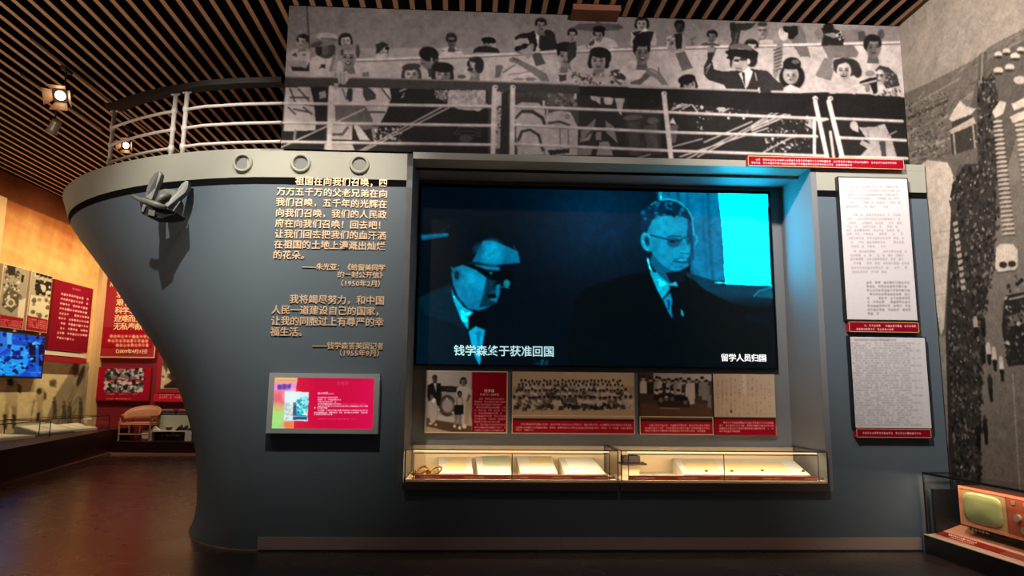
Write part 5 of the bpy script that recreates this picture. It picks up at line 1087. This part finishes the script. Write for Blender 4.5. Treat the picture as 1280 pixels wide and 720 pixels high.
for i in range(4): k.text(5, 604+i*13, 170, 626+i*13, 9, (232, 160, 140), i, .9)
k.blur(1).build('printed_picture', M['print'], t)
t = empty('middle_photo_board', (-9.2, 7.9, 2.62), 'middle photo board on the left wall, people above a spotted map, red caption', 'photo board', 'boards on the left wall')
lbox('board', M['edge'], t, 7.50, 8.21, 2.62, 3.83)
k = lcanvas(7.52, 8.20, 2.63, 3.82, 150, 70, 130).at(0, 290, 5.536)
k.c[:] = (160, 152, 132); k.poly([215, 435, 390, 465, 380, 640, 190, 600], (206, 196, 166)); k.speckle([210, 450, 380, 470, 370, 600, 200, 580], [(90, 84, 70), (130, 120, 100)], 22, 1, 3, 52)
k.poly([250, 330, 370, 350, 370, 450, 300, 440, 240, 400], (40, 36, 32)); k.speckle([240, 280, 370, 310, 370, 460, 250, 440], [(30, 28, 24), (50, 46, 40), (196, 186, 160)], 50, .8, 2.4, 53)
for x, y in ((262, 300), (290, 310), (318, 318), (345, 325)): k.ell(x, y, 13, 17, (178, 168, 144)); k.ell(x, y-10, 14, 10, (36, 32, 28))
k.ell(300, 385, 18, 20, (190, 180, 156)); k.ell(335, 420, 20, 14, (196, 186, 160)); k.poly([180, 575, 385, 620, 385, 700, 175, 680], (142, 22, 36))
for i in range(5): k.text(195, 600+i*13, 350, 628+i*13, 9, (232, 170, 150), i, .9)
k.blur(1).build('printed_picture', M['print'], t)
t = empty('text_board', (-9.2, 9.0, 2.35), 'crimson board of pale text lines on the left wall', 'text board', 'boards on the left wall')
lbox('board', M['red'], t, 8.30, 9.80, 2.28, 3.79)
k = lcanvas(8.31, 9.79, 2.30, 3.78, (124, 14, 34), 110, 150).at(0, 290, 5.536)
k.text(500, 392, 568, 408, 12, (206, 130, 120), 3)
for i in range(10): k.text(422-i*3.5, 428+i*33.5, 618-i*1.6-(70 if i == 9 else 0), 470+i*31, 18, (246, 200, 190), 60+i, 1, .14)
k.blur(1).build('printed_text', M['print'], t)
t = empty('strip_board', (-9.2, 9.0, 2.05), 'white strip with thin red caption under the crimson text board', 'caption board', 'boards on the left wall')
lbox('white_strip', M['white'], t, 8.20, 9.80, 2.17, 2.26, -9.17); lbox('red_strip', M['red'], t, 8.24, 9.83, 2.03, 2.15, -9.16)
t = empty('wall_monitor', (-9.2, 7.0, 1.66), 'flat monitor with glowing blue picture at the left edge', 'monitor')
lbox('housing', M['dark'], t, 5.7, 8.24, 1.66, 2.56, -9.165)
k = lcanvas(5.76, 8.19, 1.70, 2.53, (10, 60, 170), 150, 110, -9.162).at(0, 400, 7.2)
k.c[:] = (14, 70, 190); k.poly([0, 350, 260, 350, 230, 460, 150, 500, 0, 500], (20, 150, 236)); k.poly([0, 90, 110, 100, 110, 220, 0, 300], (40, 110, 214)); k.poly([250, 200, 420, 190, 410, 330, 380, 420, 280, 380], (6, 8, 46)); k.poly([110, 220, 250, 240, 250, 340, 200, 380, 80, 340], (30, 150, 240)); k.poly([120, 280, 190, 270, 180, 360, 110, 350], (8, 26, 120)); k.speckle([0, 120, 430, 150, 400, 500, 0, 500], [(6, 20, 90), (60, 176, 250), (20, 100, 220), (10, 14, 60)], 120, .6, 2.6, 54); k.ell(300, 212, 12, 12, (120, 190, 255)); k.poly([320, 240, 350, 240, 350, 480, 320, 480], (20, 110, 220), .7); k.line([0, 318, 430, 322], 3, (70, 140, 240)); k.poly([60, 95, 110, 100, 105, 220, 65, 220], (70, 170, 240)); k.text(270, 470, 380, 475, 12, (90, 170, 240), 3)
k.blur(1).build('lit_picture', M['monitor'], t)

# platforms
pf = MB()
fl = [(-6.90, 3.0), (-7.17, 4.2), (-8.30, 9.45)]
pf.prism([(-9.33, 3.0, .06), (fl[0][0], fl[0][1], .06), (fl[2][0], fl[2][1], .06), (fl[2][0], 10.59, .06), (-9.33, 10.59, .06)], (0, 0, .49)); o = pf.build('left_platform', M['darkred']); tag(o, 'long dark maroon platform along the left wall', 'platform')
o = MB().prism([(-9.33, 3.0, 0.0), (fl[0][0]+.12, fl[0][1], 0.0), (fl[2][0]+.10, fl[2][1]-.1, 0.0), (fl[2][0]+.10, 10.59, 0.0), (-9.33, 10.59, 0.0)], (0, 0, .055)).build('platform_plinth', mat('plinth_brown_strip', (112, 78, 60), .35)); tag(o, 'low brown skirting plinth under the left platform', 'plinth')
o = bx('back_platform', M['darkred'], None, -8.19, -2.6, 9.42, 10.59, .06, .30); tag(o, 'low maroon platform along the red wall', 'platform')
o = bx('platform_plinth', mat('plinth_tan_strip', (176, 130, 100), .35), None, -8.19, -2.6, 9.36, 10.59, 0, .055); tag(o, 'low tan skirting plinth under the platform at the red wall', 'plinth')

# glass covers and papers on the left platform
def cover(label, y0, y1, x0=-9.1, x1=-8.25, z0=.552, z1=.86):
    t = empty('glass_cover', ((x0+x1)/2, (y0+y1)/2, z0), label, 'glass cover', 'glass covers on the left platform')
    sk = lambda y: (y-y0)*.0
    bx('glass_front', M['glass'], t, x1-.006, x1, y0, y1, z0, z1); bx('glass_top', M['glass'], t, x0, x1, y0, y1, z1+.001, z1+.007); bx('glass_end', M['glass'], t, x0, x1-.007, y0, y0+.006, z0, z1); bx('glass_end', M['glass'], t, x0, x1-.007, y1-.006, y1, z0, z1)
    s = MB()
    for a, b in (((x1, y0, z1), (x1, y1, z1)), ((x0, y0, z1), (x0, y1, z1)), ((x0, y0, z1), (x1, y0, z1)), ((x0, y1, z1), (x1, y1, z1)), ((x1, y0, z0), (x1, y0, z1)), ((x1, y1, z0), (x1, y1, z1)), ((x0, y1, z0), (x0, y1, z1)), ((x0, y0, z0), (x0, y0, z1))): s.tube([a, b], .009, 6)
    s.build('edge_frame', M['seam'], t)
cover('nearer glass cover on the left platform', 5.2, 6.9, -9.1, -8.1); cover('farther glass cover on the left platform by the corner', 7.15, 9.7, -9.1, -8.45)
def wedge(name, label, y0, y1, x0, x1, z1, mt, cat, grp='papers on the left platform'):
    t = empty(name, ((x0+x1)/2, (y0+y1)/2, .552), label, cat, grp)
    MB().prism([(x0, y0, .552), (x1, y0, .552), (x1, y0, .60), (x0, y0, z1)], (0, y1-y0, 0)).build('slanted_stand', M['grey'] if mt == 'g' else M['white'], t)
    s_ = (z1-.60)/(x0-x1); n = 2
    for i in range(n):
        ya = y0+.05+(y1-y0-.1)*i/n; yb = y0+.0+(y1-y0-.1)*(i+1)/n
        MB().prism([(x0+.06, ya, z1+s_*.06+.002), (x1-.06, ya, .60-s_*.06+.002), (x1-.06, yb, .60-s_*.06+.002), (x0+.06, yb, z1+s_*.06+.002)], (0, 0, .006)).build('page', M['paper'], t)
wedge('document_wedge', 'grey slanted stand with bright open pages in the farther cover', 7.35, 8.55, -9.05, -8.55, .74, 'g', 'document display')
wedge('document_wedge', 'second slanted stand with cream pages nearest the corner', 8.62, 9.5, -9.05, -8.6, .70, 'w', 'document display')
wedge('document_wedge', 'low white stand of pages in the nearer cover', 5.5, 6.8, -9.0, -8.3, .62, 'w', 'document display')
o = MB().ball((-8.75, 9.35, .80), .09, .09, .08).build('white_dome', M['white'], None, smooth=True); tag(o, 'small white rounded object at the end of the pages near the corner', 'ornament')
o.location.z = .70
# red wall boards
def rbox(name, m, par, x0, x1, z0, z1, y=10.50, yb=10.595): return bx(name, m, par, x0, x1, y, yb, z0, z1)
t = empty('slogan_board', (-8.6, 10.6, 2.2), 'tall crimson board with large cream Chinese lines on the red wall', 'text board', 'boards on the red wall')
rbox('board', M['red'], t, -9.26, -7.92, 2.21, 4.6)
g = MB(); g.box(-9.26, -7.92, 10.494, 10.502, 2.21, 2.24); g.box(-7.95, -7.92, 10.494, 10.502, 2.24, 4.6); g.build('gold_line', M['gold'], t)
ltr = mat('cream_print', (246, 206, 150), .5)
def rline(txt, px0, px1, py, h, par=t):
    a, b = on_y(px0, py, 10.492), on_y(px1, py, 10.492); put_line(txt, a[0], b[0], a[2]-.36*h*.0205, h*.0205, 10.49, par, ltr)
rline('热爱', 137, 157, 354, 9); rline('求是', 145, 165, 368, 9); rline('艰苦奋', 145, 175, 378, 9); rline('科学求实', 144, 180, 388, 9); rline('迎难而上', 143, 178, 398, 9); rline('无私奉献', 142, 178, 408, 9); rline('（2009年4月1日）', 141, 188, 439, 5.6)
k = Canvas((-9.2, 10.493, 2.95), (1.2, 0, 0), (0, 0, -.5), 80, 40, (150, 14, 32)).at(110, 330, 4)
for i, (a, b) in enumerate(((108, 308), (98, 306), (138, 304))): k.text(a, 362+i*22, b, 363+i*22, 19, (240, 190, 140), 90+i, 1, .02)
k.blur(1).build('printed_text', M['print'], t)
t = empty('six_photo_board', (-8.6, 10.6, 1.2), 'crimson board with six tiny black and white photos on the red wall', 'photo board', 'boards on the red wall')
rbox('board', M['red'], t, -9.27, -7.98, 1.18, 1.98)
k = Canvas((-9.26, 10.496, 1.97), (1.27, 0, 0), (0, 0, -.78), 120, 80, (160, 16, 38)).at(110, 330, 4)
for y0, y1 in ((525, 576), (590, 641)):
    for i in range(3):
        x0 = 88+i*64-(y0-525)*.07; k.poly([x0, y0, x0+62, y0, x0+62, y1, x0, y1], 180); k.speckle([x0, y0, x0+62, y0, x0+62, y1, x0, y1], [30, 50, 120, 215], 34, .8, 3, i+y0); k.text(x0+8, y1+9, x0+50, y1+9, 7, (236, 170, 150), i, .9)
k.text(90, 674, 215, 674, 8, (236, 160, 130), 3); k.blur(1).build('printed_picture', M['print'], t)
t = empty('figure_photo_board', (-7.3, 10.6, 1.2), 'photo board of a leaning figure, cut off by the bow, on the red wall', 'photo board', 'boards on the red wall')
rbox('board', M['red'], t, -7.84, -6.2, 1.38, 4.2)
k = Canvas((-7.72, 10.496, 3.2), (1.35, 0, 0), (0, 0, -1.72), 90, 110, (196, 178, 136)).at(110, 330, 4)
k.poly([370, 500, 400, 400, 440, 420, 480, 560, 420, 600], (70, 60, 44)); k.line([375, 430, 470, 560], 14, (216, 196, 150)); k.line([372, 470, 440, 590], 10, (60, 52, 40)); k.ell(440, 500, 26, 40, (222, 200, 140)); k.poly([380, 610, 440, 570, 500, 590, 500, 625, 380, 622], (44, 38, 30)); k.speckle([372, 400, 500, 480, 500, 620, 372, 620], [(40, 36, 30), (220, 204, 160), (120, 106, 80)], 70, .7, 2.2, 55)
k.blur(1).build('printed_picture', M['print'], t)
t = empty('figure_caption', (-7.2, 10.6, 1.1), 'pinkish red caption under the leaning figure photo', 'caption board', 'boards on the red wall')
rbox('board', mat('bright_red_board', (196, 30, 52), .55), t, -7.86, -6.4, 1.17, 1.355)
k = Canvas((-7.84, 10.497, 1.345), (1.4, 0, 0), (0, 0, -.165), 110, 20, (196, 30, 52)).at(110, 330, 4)
for i in range(2): k.text(355, 652+i*14, 520, 652+i*14, 11, (240, 160, 140), i, .9)
k.build('printed_text', M['print'], t)

# bamboo armchair on the back platform
ch = empty('rattan_armchair', (-7.98, 10.0, .30), 'low bamboo armchair with curved rattan back on the red wall platform', 'chair')
cx, cy = -7.87, 9.98
for sx in (-.34, .34):
    for sy in (-.28, .30): MB().tube([(cx+sx, cy+sy, .301), (cx+sx*1.02, cy+sy, .74)], .022, 8).build('leg', M['rattan'], ch)
s = MB()
for z_ in (.44, .66):
    s.tube([(cx-.34, cy-.28, z_), (cx+.34, cy-.28, z_)], .018, 8); s.tube([(cx-.34, cy+.30, z_), (cx+.34, cy+.30, z_)], .018, 8); s.tube([(cx-.34, cy-.28, z_), (cx-.34, cy+.30, z_)], .018, 8); s.tube([(cx+.34, cy-.28, z_), (cx+.34, cy+.30, z_)], .018, 8)
s.build('stretcher', M['rattan'], ch)
for sx in (-.12, .12): MB().tube([(cx+sx, cy-.28, .45), (cx+sx, cy-.28, .65)], .014, 8).build('spindle', M['rattan'], ch)
bx('seat', M['rattan'], ch, cx-.35, cx+.35, cy-.28, cy+.30, .676, .70)
P = []
for j in range(4):
    row = []
    for i in range(21):
        th = R(-35+i*250/20); bk = max(0., math.sin(th)); rx_, ry_ = .34+.05*j/3, .34+.05*j/3
        row.append((cx-rx_*math.cos(th), cy+ry_*math.sin(th), .76+(.10+.20*bk**.7)*j/3))
    P.append(row)
bk_ = MB().grid(P).build('backrest', M['rattan'], ch, smooth=True); md = bk_.modifiers.new('thick', 'SOLIDIFY'); md.thickness = .02
MB().tube(P[-1], .024, 8).build('arm_rail', M['rattan'], ch, smooth=True)
for sx in (-1, 1):
    for y_ in (-.22, .05): MB().tube([(cx+sx*.34, cy+y_, .70), (cx+sx*.38, cy+y_, .80)], .014, 6).build('arm_support', M['rattan'], ch)

# pale display block, low bench, clothes, shoes
db = empty('display_block', (-7.0, 10.2, .30), 'pale green display block behind the low bench', 'display block')
bx('block_body', M['greenwhite'], db, -7.58, -5.6, 10.15, 10.45, .301, .86)
lb = empty('low_bench', (-7.1, 9.9, .30), 'low white display bench in front of the pale green block', 'bench')
bx('bench_top', M['white'], lb, -7.72, -5.6, 9.75, 10.12, .50, .53); bx('leg', M['white'], lb, -7.72, -7.50, 9.75, 10.12, .301, .499); bx('leg', M['white'], lb, -6.75, -6.6, 9.75, 10.12, .301, .499); bx('under_panel', M['hide'], lb, -7.49, -6.76, 9.9, 9.95, .301, .499)
k = Canvas((-7.44, 9.896, .46), (.62, 0, 0), (0, 0, -.12), 60, 12, (74, 46, 38)); X, Y = survey(np.array([[-7.4, 9.9, .41], [-6.86, 9.9, .41]])); k.text(X[0], Y[0], X[1], Y[1], 3, (220, 190, 160), 3, .9, .3); k.text(X[0]+3, Y[0]-2, X[1], Y[1]-2, 2, (200, 170, 150), 4, .8, .3); k.build('label_card', M['print'], lb)
def folded(label, x0, x1, y0, z):
    t = empty('folded_garment', ((x0+x1)/2, y0+.12, z), label, 'folded clothes', 'folded garments on the display block')
    bx('cloth_layer', M['cloth'], t, x0, x1, y0, y0+.24, z, z+.06, bevel=.018); bx('cloth_layer', M['cloth'], t, x0+.02, x1-.015, y0+.01, y0+.23, z+.061, z+.11, bevel=.018)
    o = bx('pale_fold', M['rattan'], t, x0+.01, x1-.05, y0+.02, y0+.2, z+.111, z+.13, bevel=.006)
folded('dark folded garment with paler top at the left end of the block', -7.60, -7.20, 10.18, .861); folded('darker folded garment at the right of the first one', -7.14, -6.66, 10.18, .861)
def shoe(label, x, y, z, rz):
    t = empty('leather_shoe', (x, y, z), label, 'shoe', 'shoes on the low bench')
    P = []
    for i in range(9):
        u = i/8; wd_ = .04*(math.sin(math.pi*min(1, .15+u*.8))**.5)+.006; hh = .11-.07*u**1.2
        P.append([(x+wd_*math.cos(a)*1.0, y-.12+.26*u-.0, z+.012+max(0, hh*math.sin(a))) for a in [math.pi*2*q/10 for q in range(10)]])
    up = MB().grid([[(p[0], 2*y-p[1], p[2]) for p in r] for r in P], True).build('upper', M['leather'], t, smooth=True)
    bx('sole', M['hide'], t, x-.045, x+.045, y-.14, y+.12, z+.001, z+.014, bevel=.003)
for i, (x, lb_) in enumerate(((-6.95, 'leftmost small dark shoe standing on the low bench'), (-6.83, 'second dark shoe on the low bench'), (-6.68, 'third dark shoe on the low bench'), (-6.56, 'shoe on the low bench nearest the bow edge'))): shoe(lb_, x, 9.92, .53, 0)
o = MB().tube([(-7.2, 9.93, .531), (-7.2, 9.93, .545), (-7.2, 9.93, .575), (-7.2, 9.93, .595)], [.04, .055, .075, .08], 14).build('black_bowl', M['leather'], None, smooth=True); tag(o, 'small black bowl on the low bench', 'bowl')
o = MB().prism([(-7.62, 9.9, .531), (-7.40, 9.9, .531), (-7.51, 9.9, .62)], (0, .06, 0)).build('white_card', M['paper'], None); tag(o, 'small white folded card at the left end of the bench', 'card')

# ================================================================ ceiling fixtures
def spotlight(label, px, py, z, target, lit=True, stem=.28, s=1.):
    p = Vector(on_z(px, py, z)); t = empty('track_spotlight', (p.x, p.y, z), label, 'spotlight', 'ceiling track spotlights')
    bx('track_adapter', M['lamp'], t, p.x-.03, p.x+.03, p.y-.09, p.y+.09, 5.60, 5.654); MB().tube([(p.x, p.y, 5.60), (p.x, p.y, z+.06*s)], .012, 8).build('stem', M['lamp'], t)
    d = (Vector(target)-p).normalized(); MB().tube([p-d*.11*s, p-d*.09*s, p+d*.06*s, p+d*.11*s], [.055*s, .07*s, .075*s, .09*s], 18).build('housing', M['lamp'] if lit else M['lampsilver'], t)
    MB().tube([p+d*.1105*s, p+d*.114*s], .05*s, 18).build('lens', M['glow'] if lit else M['lampsilver'], t)
    u = d.cross(Vector((0, 0, 1))).normalized()
    MB().tube([p+u*.09*s, p+u*.09*s+Vector((0, 0, .08*s)), p-u*.09*s+Vector((0, 0, .08*s)), p-u*.09*s], .008, 6).build('yoke', M['lamp'], t)
    if lit:
        v = d.cross(u)
        for e1, e2 in ((u, v), (-u, v), (v, u), (-v, u)):
            q0 = p+d*.115*s; P = [q0+e1*.075*s-e2*.06*s, q0+e1*.075*s+e2*.06*s, q0+e1*.13*s+e2*.09*s+d*.10*s, q0+e1*.13*s-e2*.09*s+d*.10*s]
            MB().prism(P, e1*.004).build('barn_door', M['flap'], t)
spotlight('lit barn-door spotlight glowing at upper left', 80, 117, 5.30, (-4.3, -3.5, 1.5), True, s=1.2)
spotlight('unlit pale spotlight hanging just below the lit one', 68, 158, 5.15, (-6.8, 3.2, 4.0), False, s=.9)
spotlight('small lit spotlight seen through the bow railing', 160, 182, 5.35, (-5.0, 0, 4.0), True, s=.9)
for x_, y0_, y1_, lb_ in ((-5.45, 1.2, 6.5, 'black lighting track above the bow railing'), (-6.2, 2.2, 4.2, 'short lighting track carrying the pale spotlight')):
    o = bx('lighting_track', M['lamp'], None, x_-.02, x_+.02, y0_, y1_, 5.625, 5.653); tag(o, lb_, 'lighting track')
cbx = empty('ceiling_box', (1.22, .17, 5.58), 'brown wooden box fixed to the slats above the passenger mural', 'box')
bx('box_body', M['brown'], cbx, .94, 1.46, .05, .28, 5.585, 5.65)
